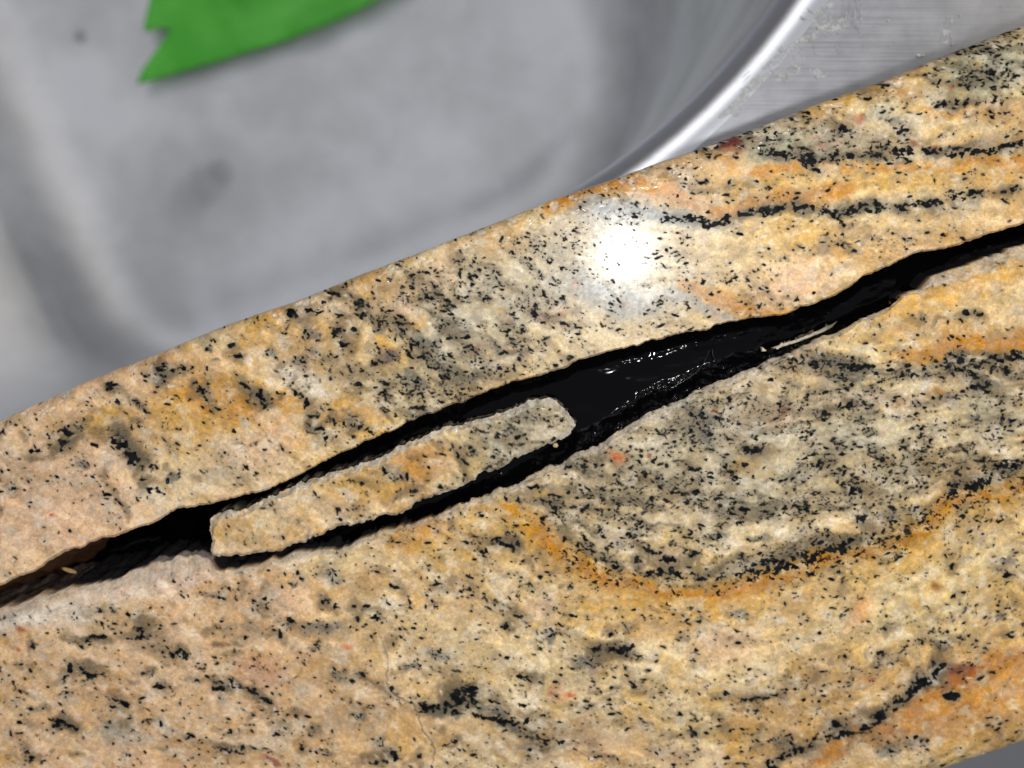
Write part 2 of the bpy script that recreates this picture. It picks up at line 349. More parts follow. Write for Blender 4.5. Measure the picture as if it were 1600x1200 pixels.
# ---- single crystals and clots, read off enlarged tiles of the photograph (tile origin, then x, y, rx, ry, angle, kind)
TILES = {
    (1060, 0): [(530, 543, 30, 14, 10), (600, 560, 10, 10), (588, 615, 14, 12, 45), (605, 522, 18, 6), (760, 605, 45, 16, 5), (775, 625, 20, 10), (915, 655, 25, 14, 10), (875, 445, 35, 14, 20), (950, 395, 25, 10), (1145, 350, 25, 12), (1185, 380, 20, 10), (1040, 605, 40, 15, -10), (1060, 650, 30, 10), (1320, 390, 70, 10, -5), (1225, 485, 40, 14, 10), (1320, 475, 45, 12, -10), (1380, 530, 15, 7), (1450, 522, 18, 8), (1530, 520, 18, 8), (1470, 450, 15, 10), (1350, 335, 15, 10), (1450, 335, 30, 14), (1425, 235, 30, 35, 0, 'g'), (1550, 130, 25, 10), (640, 785, 35, 10, 5), (360, 843, 25, 6), (235, 830, 18, 9, 20), (120, 840, 25, 10), (40, 843, 12, 4), (145, 720, 15, 15), (100, 690, 20, 8), (470, 710, 25, 14), (520, 680, 25, 12), (590, 725, 50, 20, 20), (620, 745, 40, 14), (720, 730, 60, 14, -5), (800, 720, 40, 14), (900, 710, 50, 18), (1040, 733, 20, 5), (1180, 700, 60, 18), (1280, 690, 60, 14), (1340, 685, 60, 12), (1390, 700, 25, 8), (1190, 940, 25, 18, 20), (1300, 935, 16, 10), (1330, 805, 18, 6), (1500, 885, 35, 12, -15), (1550, 870, 30, 10, -15), (1590, 655, 15, 6), (1065, 945, 9, 9), (310, 992, 50, 18, 5), (450, 970, 60, 22, -5), (580, 960, 30, 20, 15), (700, 980, 50, 18), (800, 970, 60, 18), (920, 950, 40, 18), (30, 1010, 60, 25, 10, 'g'), (130, 1030, 50, 12), (765, 1050, 16, 7), (665, 1125, 16, 6), (730, 1127, 14, 5), (825, 1123, 12, 5), (785, 1160, 8, 8), (820, 1163, 12, 5), (905, 1108, 14, 5), (1060, 1105, 25, 15, 0, 'g'), (400, 590, 60, 18, 5, 'g'), (440, 640, 60, 25, 0, 'g'), (330, 610, 30, 14), (1010, 560, 50, 16, 0, 'g')],
    (0, 400): [(545, 835, 55, 30, 30), (570, 880, 45, 30, 50), (620, 935, 60, 30, 40), (650, 975, 40, 25, 50), (700, 970, 35, 25, 40), (310, 815, 35, 30), (290, 860, 40, 20), (280, 900, 30, 15), (440, 875, 35, 10, 15), (400, 840, 25, 10), (130, 825, 12, 12), (165, 905, 40, 14), (385, 960, 30, 25, 0, 'g'), (470, 1020, 20, 20, -50), (505, 1105, 25, 12, 20), (555, 1140, 20, 10, 40), (575, 1180, 22, 10, 50), (690, 1095, 25, 25), (745, 1085, 30, 15, 20), (660, 1035, 20, 12), (800, 1025, 45, 20, -20, 'g'), (820, 1005, 15, 8, -40), (940, 1005, 20, 8, 15), (60, 1075, 28, 14, 5), (10, 1178, 10, 10), (10, 815, 12, 20), (375, 778, 14, 9), (655, 797, 16, 6), (610, 790, 12, 10), (510, 597, 40, 20), (760, 535, 50, 16), (720, 520, 30, 12), (850, 515, 15, 20), (890, 520, 15, 8), (960, 585, 8, 16), (930, 630, 20, 25, 50), (965, 670, 30, 14, 50), (880, 665, 15, 10), (895, 590, 20, 25, 0, 'g'), (1075, 415, 20, 14), (1100, 460, 20, 12, 30), (1105, 548, 20, 8), (1140, 605, 45, 16, 30), (1200, 640, 50, 30, 30), (1225, 690, 40, 18), (1290, 632, 15, 8), (1250, 450, 30, 20, 0, 'g'), (1270, 467, 14, 5), (1005, 485, 18, 12, 0, 'g'), (970, 430, 20, 14, 30, 'g'), (1425, 685, 25, 20), (1385, 640, 30, 10, 20), (1450, 735, 30, 18, 10), (1450, 800, 45, 30, 0, 'g'), (1500, 840, 20, 14), (1545, 785, 14, 14), (1555, 843, 14, 10), (1580, 745, 15, 10), (1505, 870, 12, 6), (1360, 265, 50, 28, 30), (1430, 245, 20, 20), (1500, 215, 20, 8), (1555, 175, 30, 18), (1555, 275, 40, 12, 20), (1550, 350, 30, 40, 60), (1585, 405, 25, 20), (1445, 370, 50, 25, 30, 'g'), (1450, 445, 30, 14, 0, 'g'), (1385, 490, 40, 18, 0, 'g'), (1340, 550, 12, 5), (1310, 572, 12, 8), (1530, 460, 10, 8), (1080, 815, 10, 12), (1180, 865, 12, 10, 0, 'g'), (1415, 335, 16, 5), (740, 575, 40, 30, 30, 'g'), (640, 690, 60, 14, 40, 'g')],
    (530, 400): [(345, 87, 28, 12, 15), (230, 105, 18, 9), (455, 133, 18, 8), (560, 22, 25, 12), (735, 72, 14, 6), (690, 205, 40, 8, 10), (500, 205, 20, 12), (570, 208, 16, 10), (440, 262, 12, 16), (285, 280, 25, 18), (230, 250, 30, 10, -10), (95, 220, 50, 30, 0), (110, 270, 30, 20), (65, 345, 16, 16), (30, 405, 30, 16), (185, 330, 30, 14, 45), (140, 295, 25, 10, 30), (300, 325, 20, 10, 30), (530, 240, 30, 14, 30), (405, 180, 30, 18), (775, 325, 40, 8, 20), (835, 345, 20, 14), (770, 350, 20, 15), (965, 285, 25, 16), (1030, 315, 22, 12), (1125, 265, 22, 7, 40), (1045, 207, 14, 14, 0, 'g'), (945, 95, 12, 14, 0, 'g'), (1075, 470, 25, 8, 10), (1005, 510, 12, 6), (1110, 360, 16, 10, 20), (870, 398, 20, 5, 20), (800, 410, 16, 10), (840, 480, 25, 15), (735, 520, 20, 12), (675, 445, 12, 14), (585, 385, 18, 10), (515, 380, 20, 10), (375, 470, 30, 15), (225, 460, 60, 30, 0, 'g'), (160, 490, 25, 12), (180, 532, 8, 8), (103, 528, 12, 10), (92, 600, 18, 14), (220, 590, 20, 14), (235, 640, 25, 8, 10), (325, 630, 25, 10, -40), (160, 573, 8, 8), (330, 560, 45, 40, 50, 'g'), (380, 590, 40, 25, 30, 'g'), (470, 565, 12, 8), (495, 625, 6, 10), (60, 760, 50, 40, 50, 'g'), (95, 795, 25, 15), (80, 830, 15, 8), (265, 740, 16, 6, 40), (225, 715, 20, 6, 30), (370, 700, 60, 12), (400, 400, 70, 25, 10, 'g'), (900, 270, 30, 12, 15),
                 (545, 910, 60, 14, 50), (570, 945, 40, 14, 40), (215, 1000, 50, 16, 40), (240, 1025, 25, 12, 20), (185, 980, 14, 8), (85, 1050, 35, 12, 15), (275, 1085, 20, 12, -30), (270, 1110, 16, 8), (350, 1082, 20, 14), (405, 1035, 12, 6), (75, 1170, 14, 18), (330, 935, 10, 6), (425, 855, 18, 10, 20), (845, 835, 25, 14, 20), (790, 905, 8, 20, 0), (765, 840, 20, 8, 20), (760, 910, 10, 5), (945, 755, 8, 8), (740, 820, 12, 5), (620, 900, 40, 16, 40, 'g'),
                 (840, 1070, 20, 10, 20), (905, 1065, 25, 14), (1010, 1110, 40, 14, 10), (1000, 1170, 30, 14, 20), (1140, 1165, 25, 18), (1190, 960, 25, 12), (1560, 1095, 60, 10), (1280, 1020, 20, 10), (1420, 1010, 25, 14)],
    (1060, 400): [(310, 962, 28, 12), (130, 935, 14, 6), (460, 690, 12, 10), (855, 685, 60, 16, 5), (790, 680, 25, 20), (1200, 660, 35, 14), (680, 730, 40, 16), (400, 155, 30, 8, 10), (490, 163, 16, 5), (285, 182, 16, 9), (630, 174, 10, 4), (550, 205, 14, 8), (485, 15, 25, 14, 0, 'g'), (1130, 290, 14, 8), (1190, 303, 14, 7), (1240, 296, 25, 8), (1330, 265, 30, 14, -5), (1385, 262, 25, 18), (900, 360, 14, 7), (430, 575, 16, 14), (740, 565, 60, 18, 10, 'g'), (800, 510, 80, 20, 10), (850, 525, 50, 20, 0, 'g'), (700, 490, 60, 15, 0, 'g'), (990, 525, 50, 10), (1045, 540, 30, 10, -15), (1060, 510, 20, 12), (890, 620, 40, 16, 0, 'g'), (835, 570, 30, 14, 0, 'g'), (790, 610, 30, 14), (1225, 570, 25, 14), (1300, 540, 60, 30, 0, 'g'), (1390, 605, 50, 20), (1420, 620, 20, 12), (1150, 555, 25, 25, 0, 'g'), (1500, 740, 16, 20), (1550, 680, 10, 16), (1370, 740, 30, 14, 0, 'g'), (1405, 945, 30, 14), (1200, 1020, 25, 10), (1285, 1000, 30, 16), (1270, 1060, 40, 20), (1370, 1050, 80, 36, -10), (1500, 970, 100, 10, -5), (1560, 950, 60, 10, -5), (1300, 1120, 40, 40, 0, 'g'), (1100, 1170, 60, 20, 0, 'g'), (1000, 1170, 30, 16), (820, 1085, 50, 25), (130, 760, 60, 40, 30, 'g'), (100, 830, 80, 40, 30, 'g'), (340, 890, 50, 20, 10), (80, 745, 60, 8, 20), (80, 985, 40, 20, 30), (100, 1050, 20, 14), (270, 1060, 18, 12), (85, 1090, 18, 14), (20, 1100, 20, 12), (210, 1160, 20, 14), (305, 1175, 30, 16), (660, 965, 40, 14), (930, 940, 40, 12), (1125, 945, 25, 15), (1100, 690, 50, 20, 0, 'g'), (1440, 590, 60, 20, 0, 'g'), (1530, 530, 60, 16, 0), (1380, 520, 60, 14, 0), (1300, 480, 40, 14, 0), (1470, 470, 40, 14)],
    (0, 795): [(640, 555, 25, 30, 60), (660, 590, 16, 10), (440, 592, 60, 14, -5), (480, 590, 14, 16), (345, 620, 18, 8, 10), (380, 632, 14, 7), (155, 640, 12, 14), (160, 715, 10, 7), (95, 718, 16, 7), (520, 470, 10, 14, 0, 'g'), (465, 470, 12, 18, 60, 'g'), (410, 462, 14, 6), (620, 600, 60, 8), (750, 660, 10, 6), (805, 685, 20, 14), (840, 665, 25, 20, 50), (860, 690, 14, 7), (885, 675, 10, 4), (320, 735, 18, 22, 50), (380, 735, 20, 10, 40), (410, 770, 40, 20, 10), (460, 775, 60, 8, 5), (295, 780, 22, 8), (670, 760, 22, 12), (755, 735, 12, 5), (595, 815, 14, 6), (735, 820, 28, 14, 20), (310, 860, 16, 12), (570, 905, 32, 14, 5), (75, 912, 10, 8), (145, 925, 20, 10), (195, 920, 14, 10), (100, 990, 14, 12), (290, 990, 60, 22, 10), (265, 1010, 30, 14), (330, 1010, 35, 14), (250, 975, 14, 16), (145, 1160, 18, 18), (130, 1115, 14, 14), (190, 1175, 14, 10), (265, 1150, 8, 10), (910, 800, 26, 10, 10), (1000, 800, 20, 10), (1015, 830, 30, 10, 20), (940, 735, 16, 6), (1080, 800, 14, 10), (1060, 830, 50, 14, 20, 'g'), (1170, 845, 60, 12, 30), (1220, 880, 40, 12, 20), (1215, 925, 14, 8), (1275, 935, 25, 16, 30), (1280, 960, 10, 12), (1170, 955, 14, 7), (1380, 962, 20, 12), (1260, 995, 12, 5), (1325, 1010, 20, 12), (1280, 1050, 30, 10), (1450, 1020, 16, 14), (1070, 1030, 14, 8), (870, 1055, 30, 14, 10, 'g'), (920, 1070, 30, 8, 10), (770, 1110, 10, 12), (920, 1135, 12, 10), (1030, 1110, 40, 8, 25), (1090, 1120, 50, 14, 15), (1130, 1105, 16, 10), (1390, 1110, 16, 20), (1470, 1120, 50, 10, 10, 'g'), (1520, 1145, 30, 8), (600, 970, 14, 9), (690, 985, 40, 10, 0, 'g'), (740, 1000, 25, 6, 0, 'g'), (600, 1140, 16, 6), (350, 1140, 8, 8), (1000, 400, 30, 14, 0, 'g'), (1110, 378, 18, 12), (1220, 365, 14, 10), (1225, 410, 16, 25, 30), (1240, 460, 12, 18, 10), (995, 545, 14, 14), (1030, 518, 20, 5), (1080, 530, 14, 7), (1340, 515, 40, 10, 20), (1260, 548, 18, 9), (1300, 585, 20, 14, 50), (1040, 600, 10, 10), (1130, 595, 16, 10), (1100, 658, 30, 7, -15), (1490, 415, 25, 16, 50), (1520, 430, 20, 14, 40), (1560, 460, 16, 12), (1540, 310, 50, 30, 10, 'g'), (1360, 350, 25, 14, 20, 'g'), (1470, 615, 14, 14), (1450, 650, 35, 14, 0, 'g'), (1490, 545, 90, 30, 0, 'g'), (1560, 770, 40, 25, 0, 'g'), (900, 490, 8, 10), (665, 490, 8, 6), (935, 388, 10, 5)],
    (530, 795): [(515, 85, 14, 18), (247, 142, 10, 8), (472, 222, 10, 10), (750, 150, 60, 14, 10), (790, 170, 35, 16, 30), (660, 195, 25, 12, 50), (640, 125, 20, 6, 20), (845, 235, 16, 5, 20), (960, 255, 20, 10), (1025, 225, 10, 12), (1005, 333, 10, 6), (1060, 135, 30, 20), (965, 130, 12, 6), (510, 320, 12, 22), (445, 345, 18, 10, -30), (170, 298, 25, 7, 15), (250, 355, 40, 10, 30), (330, 460, 25, 9, 10), (450, 465, 10, 10), (715, 435, 14, 6, 40), (790, 460, 60, 6, 30), (820, 490, 30, 12, 30), (765, 545, 28, 20, 10), (975, 590, 18, 40, 0, 'g'), (640, 603, 14, 6), (1085, 560, 8, 8), (1265, 580, 18, 10), (1340, 573, 30, 7), (1200, 650, 40, 30), (1260, 650, 50, 20), (1310, 655, 50, 25, -10), (1130, 710, 70, 45, -10, 'g'), (1220, 730, 14, 8), (1325, 735, 10, 12), (1385, 685, 30, 4, 10), (600, 370, 10, 10, 40), (840, 780, 60, 8, 5), (870, 795, 20, 9, 20), (920, 795, 8, 6), (500, 680, 14, 20, 0, 'g'), (450, 680, 60, 25, 20, 'g'), (550, 860, 50, 40), (610, 830, 40, 25), (560, 890, 40, 25), (500, 900, 40, 20), (620, 880, 20, 40, 0), (640, 920, 40, 18, 40), (700, 970, 60, 18, 20), (780, 985, 60, 12, 5), (840, 985, 30, 12, -10), (720, 890, 60, 7, 20), (410, 920, 40, 16), (470, 925, 40, 14, 10), (530, 945, 50, 16, 10), (860, 905, 40, 12, 5), (940, 965, 30, 8, 20), (1170, 915, 50, 12, -5), (1095, 880, 12, 8), (1160, 875, 6, 6), (1245, 875, 10, 8), (1255, 905, 20, 8), (1320, 905, 8, 7), (1195, 830, 14, 7), (1265, 828, 20, 8), (1370, 820, 25, 18), (1465, 825, 8, 8), (1340, 1025, 22, 8), (1430, 1010, 16, 8), (1575, 1050, 18, 10), (900, 1060, 40, 16), (950, 1070, 60, 10, 5), (1020, 1075, 40, 8), (890, 1110, 20, 8), (1200, 1150, 30, 10, 15), (1280, 1165, 20, 10), (190, 1175, 70, 20, -10), (260, 1145, 30, 25), (370, 1145, 12, 14), (380, 1190, 25, 8), (180, 1080, 30, 25, 0, 'g'), (100, 960, 30, 18, 0, 'g'), (30, 790, 16, 14), (120, 765, 50, 12, 15), (190, 805, 30, 10, 20), (260, 640, 14, 14), (300, 720, 30, 12), (340, 725, 35, 14, 0, 'g'), (85, 510, 20, 16), (170, 505, 25, 14), (70, 445, 18, 16), (120, 460, 20, 12, 0, 'g'), (505, 1090, 14, 8), (540, 1070, 14, 8), (450, 1010, 10, 14), (415, 800, 12, 10), (1450, 470, 16, 8, 30), (1520, 445, 20, 7, 20), (1555, 610, 16, 18), (1130, 400, 14, 6), (1380, 240, 25, 25, 50), (1370, 110, 40, 30, 0, 'g'), (1440, 200, 60, 15, 10), (1530, 230, 50, 20, 10), (1300, 160, 50, 20, 20, 'g'), (740, 940, 40, 30, 0, 'g'), (250, 835, 25, 14), (270, 860, 20, 10)],
    (1060, 795): [(605, 300, 25, 16), (745, 400, 14, 12), (800, 358, 9, 7), (835, 362, 6, 4), (750, 295, 8, 6), (1270, 270, 20, 12, -40), (1240, 220, 9, 16), (1520, 300, 28, 16), (1525, 240, 40, 20, 0, 'g'), (955, 555, 12, 16), (1000, 535, 20, 10), (1205, 505, 8, 9), (1315, 33, 14, 10), (1520, 40, 10, 8), (85, 590, 16, 10), (110, 525, 30, 16, 15), (60, 460, 14, 8, 20), (280, 490, 50, 20, 0, 'g'), (770, 660, 20, 8), (720, 677, 9, 6), (880, 642, 8, 6), (925, 665, 30, 14, -20), (995, 710, 12, 16), (1020, 745, 9, 9), (820, 730, 12, 7), (800, 780, 8, 8), (660, 760, 10, 8), (515, 785, 16, 10), (320, 795, 8, 8), (490, 735, 6, 14), (220, 630, 6, 6), (220, 855, 30, 14, 10), (330, 885, 40, 14, -10), (400, 875, 40, 8, -10), (465, 860, 30, 12, -5), (190, 965, 25, 14), (235, 1025, 16, 16), (70, 1035, 28, 16, -20), (345, 1040, 10, 12), (335, 1105, 14, 10), (355, 930, 18, 7), (300, 945, 10, 6), (650, 920, 14, 12, 0, 'g'), (1010, 885, 30, 20, -20), (1050, 885, 12, 16), (1120, 800, 40, 30), (1180, 720, 20, 35), (1160, 790, 40, 20), (1125, 820, 50, 14, -10), (1200, 640, 20, 30, -50), (1240, 615, 40, 10, -20), (1125, 620, 16, 10), (1240, 575, 18, 7), (1530, 585, 25, 12), (1570, 430, 16, 10), (1490, 500, 30, 16, 0, 'g'), (1420, 650, 8, 6), (1265, 865, 40, 26, 5, 's'), (740, 1000, 50, 25), (770, 1040, 60, 20), (860, 1035, 40, 10, -10), (920, 960, 40, 25, -10), (480, 1070, 60, 25, 0, 'g'), (540, 1120, 80, 30, -10), (600, 1100, 60, 12, -15), (420, 1170, 40, 14, -30), (1100, 1080, 60, 30, -10, 'g'), (970, 1120, 60, 30, -10, 'g'), (700, 190, 60, 30, -10), (760, 210, 30, 20), (640, 230, 50, 18), (900, 160, 60, 12, -10), (1000, 130, 60, 14, -10), (1060, 100, 40, 26, -20), (1140, 60, 50, 14, -25), (1180, 40, 20, 12), (290, 220, 40, 24), (70, 210, 50, 24, 10), (100, 320, 30, 16), (330, 330, 30, 14), (440, 245, 30, 12, -10), (560, 210, 40, 20), (850, 50, 40, 24), (960, 40, 50, 26, 0, 'g'), (380, 140, 60, 20, 0, 'g'), (180, 130, 60, 20, 0, 'g')],
}
S = .3375
for (ox, oy), lst in TILES.items():
    for b in lst:
        x, y, rx, ry = b[:4]; ang = b[4] if len(b) > 4 else 0; kind = b[5] if len(b) > 5 else ''
        X, Y = ox + x * S, oy + y * S
        if kind == 'g':
            sl = window(X, Y, max(rx, ry) * S * 1.6 + 14)
            if sl is None: continue
            d = ell(sl, X, Y, rx * S * 1.1, ry * S * 1.1, ang, bx, by)
            q = (.62 * sstep(1.35, .35, d + (nz_small[sl] - .5) * .9))[..., None]
            BASE[sl] += (rgb(98, 98, 96) - BASE[sl]) * q
            for _ in range(int(3 + rx * ry * S * S / 26)):
                a = RNG.uniform(0, 6.28); r = math.sqrt(RNG.rand())
                blob(X + math.cos(a) * r * rx * S, Y + math.sin(a) * r * ry * S, RNG.uniform(1.6, 4), RNG.uniform(1.3, 2.4), flow(X, Y) + RNG.normal(0, 30), .95)
        elif kind == 's':
            sl = window(X, Y, 40)
            DARK[sl] = np.maximum(DARK[sl], sstep(1.1, .85, ell(sl, X, Y, rx * S, ry * S, ang, bx, by)))
        else:
            if rx * ry > 500:
                sl = window(X, Y, max(rx, ry) * S * 1.8 + 14)
                if sl is not None:
                    q = (.5 * sstep(1.7, .5, ell(sl, X, Y, rx * S, ry * S, ang, wx, wy)))[..., None]
                    BASE[sl] += (rgb(120, 112, 92) - BASE[sl]) * q
            blob(X, Y, rx * S * 1.0, ry * S * 1.0, ang, RNG.uniform(.85, 1), .5, 2.1)
            sl = window(X, Y, max(rx, ry) * S * 2.4 + 10)
            if sl is not None:
                q = (.5 * sstep(2.1, .6, ell(sl, X, Y, rx * S + 1.5, ry * S + 1.5, ang, wx, wy) + (nz_small[sl] - .5) * 1.2))[..., None]
                BASE[sl] += (rgb(122, 104, 78) - BASE[sl]) * q
            if rx > 13:
                for _ in range(2):
                    blob(X + RNG.normal(0, rx * S * .9), Y + RNG.normal(0, ry * S + 2), RNG.uniform(1.4, 2.6), RNG.uniform(1.2, 2), flow(X, Y), .9)
dark_vein([(990, 332), (1060, 348), (1130, 346), (1180, 331), (1230, 325), (1300, 331), (1370, 324), (1440, 320), (1520, 306), (1600, 290), (1720, 270)], 5.5)
dark_vein([(1190, 240), (1240, 246), (1262, 254), (1330, 245), (1400, 240), (1500, 238), (1560, 231), (1620, 224)], 5)
dark_vein([(1270, 568), (1360, 576), (1430, 570), (1480, 576), (1540, 562), (1610, 550)], 6, .9)
dark_vein([(x, y - 15) for x, y in ARC[4:]], 7)
dark_vein([(1200, 1195), (1260, 1160), (1300, 1150), (1370, 1130), (1400, 1097), (1440, 1070), (1482, 1035)], 6)
dark_vein([(655, 1100), (720, 1112), (790, 1128), (830, 1126)], 7)
dark_vein([(170, 680), (195, 715), (225, 740)], 9)
# pale flecks
for _ in range(3200):
    x, y = RNG.uniform(X0, X1), RNG.uniform(Y0, Y1)
    splat(x, y, RNG.uniform(2, 7), RNG.uniform(1.5, 4), flow(x, y), WHITE if RNG.rand() < .6 else CREAM, RNG.uniform(.3, .8), .6)
for _ in range(1000):
    x, y = RNG.uniform(X0, X1), RNG.uniform(Y0, Y1)
    splat(x, y, RNG.uniform(6, 18), RNG.uniform(4, 9), flow(x, y), [TAUPE, rgb(186, 178, 160), YELLOW, PEACH, WHITE][RNG.randint(5)], RNG.uniform(.25, .6), .6)
# hairline fracture in the lower slab
HAIR = [(530 + a * S, 795 + b * S) for a, b in [(150, 490), (185, 570), (210, 640), (225, 700), (220, 820), (270, 870), (345, 905), (370, 960), (385, 1020), (430, 1080), (440, 1120), (430, 1190), (450, 1260)]]
sl = box_of(HAIR, 20)
hd = seg_dist(HAIR, PX + 6 * (fbm(PX / 9, PY / 9, 3, 3) - .5), PY, sl)
hs = sstep(960, 1080, PY[sl]) * .6 + .4
BASE[sl] += (rgb(90, 62, 40) - BASE[sl]) * (sstep(1.7, .5, hd) * hs * .45)[..., None]
BASE[sl] += (WHITE - BASE[sl]) * (sstep(6, 2.5, hd) * sstep(1.6, 2.6, hd) * hs * .5)[..., None]

halo = blur(DARK, 5)
wide = blur(blur(DARK, 3, 2), 5, 5)
BASE += (rgb(104, 98, 80) - BASE) * np.clip(1.05 * wide * (.55 + 1.5 * (fbm(wx / 15, wy / 11, 3, 4, .6) - .3)), 0, .62)[..., None]
BASE += (rgb(96, 88, 72) - BASE) * np.clip(halo * .8, 0, .5)[..., None]
vein([(x, y + 5) for x, y in ARC[1:]], 28, rgb(200, 152, 72), .6)
vein([(x, y + 6) for x, y in ARC[2:]], 12, rgb(180, 122, 46), .5)
m1 = fbm(wx / 26, wy / 19, 6, 5, .55)[..., None]; m2 = fbm(wx / 36 + 50, wy / 24, 1, 5, .55)[..., None]
BASE += (WHITE - BASE) * .45 * sstep(.54, .74, m1)
BASE += (rgb(160, 140, 112) - BASE) * .34 * sstep(.55, .75, m2) * (1 - .7 * pk)
m3 = fbm(PX / 4.2, PY / 3.8, 4, 3, .6)[..., None]; m4 = fbm(wx / 9, wy / 8, 9, 3, .6)[..., None]
BASE *= 1 + .24 * (m3 - .5) + .16 * (m4 - .5)
BASE += (rgb(128, 104, 70) - BASE) * .24 * (1 - .8 * pk) * sstep(.60, .80, fbm(wx / 30, wy / 20, 8, 4, .6)[..., None])
for ax in ():
    BASE = (np.roll(BASE, 1, ax) + 2 * BASE + np.roll(BASE, -1, ax)) / 4
DARK *= .72 + .28 * sstep(.36, .56, fbm(PX / 8, PY / 8, 11, 3)) ** .8
_g = BASE.mean(-1, keepdims=True); BASE = np.clip(_g + 1.09 * (BASE - _g), .02, 1)
LIN = np.where(BASE <= .04045, BASE / 12.92, ((np.clip(BASE, 0, 1) + .055) / 1.055) ** 2.4) ** 1.1 * 1.06
PAT = np.dstack([LIN, np.clip(DARK, 0, 1)])


def sample(x, y):
    x = np.clip(np.asarray(x, float) - X0, 0, W_ - 1.01); y = np.clip(np.asarray(y, float) - Y0, 0, H_ - 1.01)
    xi = x.astype(int); yi = y.astype(int); fx = (x - xi)[..., None]; fy = (y - yi)[..., None]
    return (PAT[yi, xi] * (1 - fx) + PAT[yi, xi + 1] * fx) * (1 - fy) + (PAT[yi + 1, xi] * (1 - fx) + PAT[yi + 1, xi + 1] * fx) * fy


# ------------------------------------------------------------------ object helpers
def tag(o, label=None, cat=None, group=None, kind=None):
    if label: o['label'] = label
    if cat: o['category'] = cat
    if group: o['group'] = group
    if kind: o['kind'] = kind
    return o


def empty(name, loc):
    o = bpy.data.objects.new(name, None)
    o.location = loc; o.empty_display_size = .01
    COL.objects.link(o)
    return o


def link_mesh(name, me, mat, parent=None, smooth=True):
    if smooth: me.polygons.foreach_set('use_smooth', [True] * len(me.polygons))
    me.materials.append(mat)
    o = bpy.data.objects.new(name, me)
    COL.objects.link(o)
    if parent is not None:
        o.parent = parent
        o.matrix_parent_inverse = Matrix.Translation(-Vector(parent.location))
    return o


def grid_mesh(name, P, col=None, wrap_rows=False, wrap_cols=False, caps=False):
    """P: rows x cols x 3"""
    r, c = P.shape[:2]
    idx = np.arange(r * c).reshape(r, c)
    A = np.vstack([idx, idx[:1]]) if wrap_rows else idx
    A = np.hstack([A, A[:, :1]]) if wrap_cols else A
    q = np.stack([A[:-1, :-1], A[1:, :-1], A[1:, 1:], A[:-1, 1:]], -1).reshape(-1, 4)
    me = bpy.data.meshes.new(name)
    me.vertices.add(r * c)
    me.vertices.foreach_set('co', P.reshape(-1).astype(np.float32))
    loops = q.reshape(-1)
    starts = np.arange(0, len(loops), 4)
    if caps:
        c0 = idx[:, 0][::-1]; c1 = idx[:, -1]
        starts = np.concatenate([starts, [len(loops), len(loops) + r]])
        loops = np.concatenate([loops, c0, c1])
    me.loops.add(len(loops)); me.loops.foreach_set('vertex_index', loops.astype(np.int32))
    me.polygons.add(len(starts)); me.polygons.foreach_set('loop_start', starts.astype(np.int32))
    me.update(calc_edges=True); me.validate()
    if col is not None:
        at = me.color_attributes.new('stone', 'FLOAT_COLOR', 'POINT')
        at.data.foreach_set('color', col.reshape(-1).astype(np.float32))
    return me


# ------------------------------------------------------------------ materials
def mat_new(name):
    m = bpy.data.materials.new(name); m.use_nodes = True
    nt = m.node_tree
    return m, nt, nt.nodes['Principled BSDF']


def nd(nt, typ, **kw):
    n = nt.nodes.new(typ)
    for k, v in kw.items():
        if k in n.inputs.keys() and not hasattr(type(n), k): n.inputs[k].default_value = v
        else: setattr(n, k, v)
    return n


def maprange(nt, src, a, b, c, d):
    n = nt.nodes.new('ShaderNodeMapRange'); n.interpolation_type = 'SMOOTHSTEP'
    n.inputs[1].default_value, n.inputs[2].default_value, n.inputs[3].default_value, n.inputs[4].default_value = a, b, c, d
    nt.links.new(src, n.inputs[0])
    return n.outputs[0]


def math_(nt, op, a, b):
    n = nt.nodes.new('ShaderNodeMath'); n.operation = op
    for i, v in enumerate((a, b)):
        if isinstance(v, (int, float)): n.inputs[i].default_value = v
        else: nt.links.new(v, n.inputs[i])
    return n.outputs[0]


def noise(nt, vec, scale, detail=2, rough=.5):
    n = nt.nodes.new('ShaderNodeTexNoise')
    n.inputs['Scale'].default_value = scale; n.inputs['Detail'].default_value = detail; n.inputs['Roughness'].default_value = rough
    if vec is not None: nt.links.new(vec, n.inputs['Vector'])
    return n


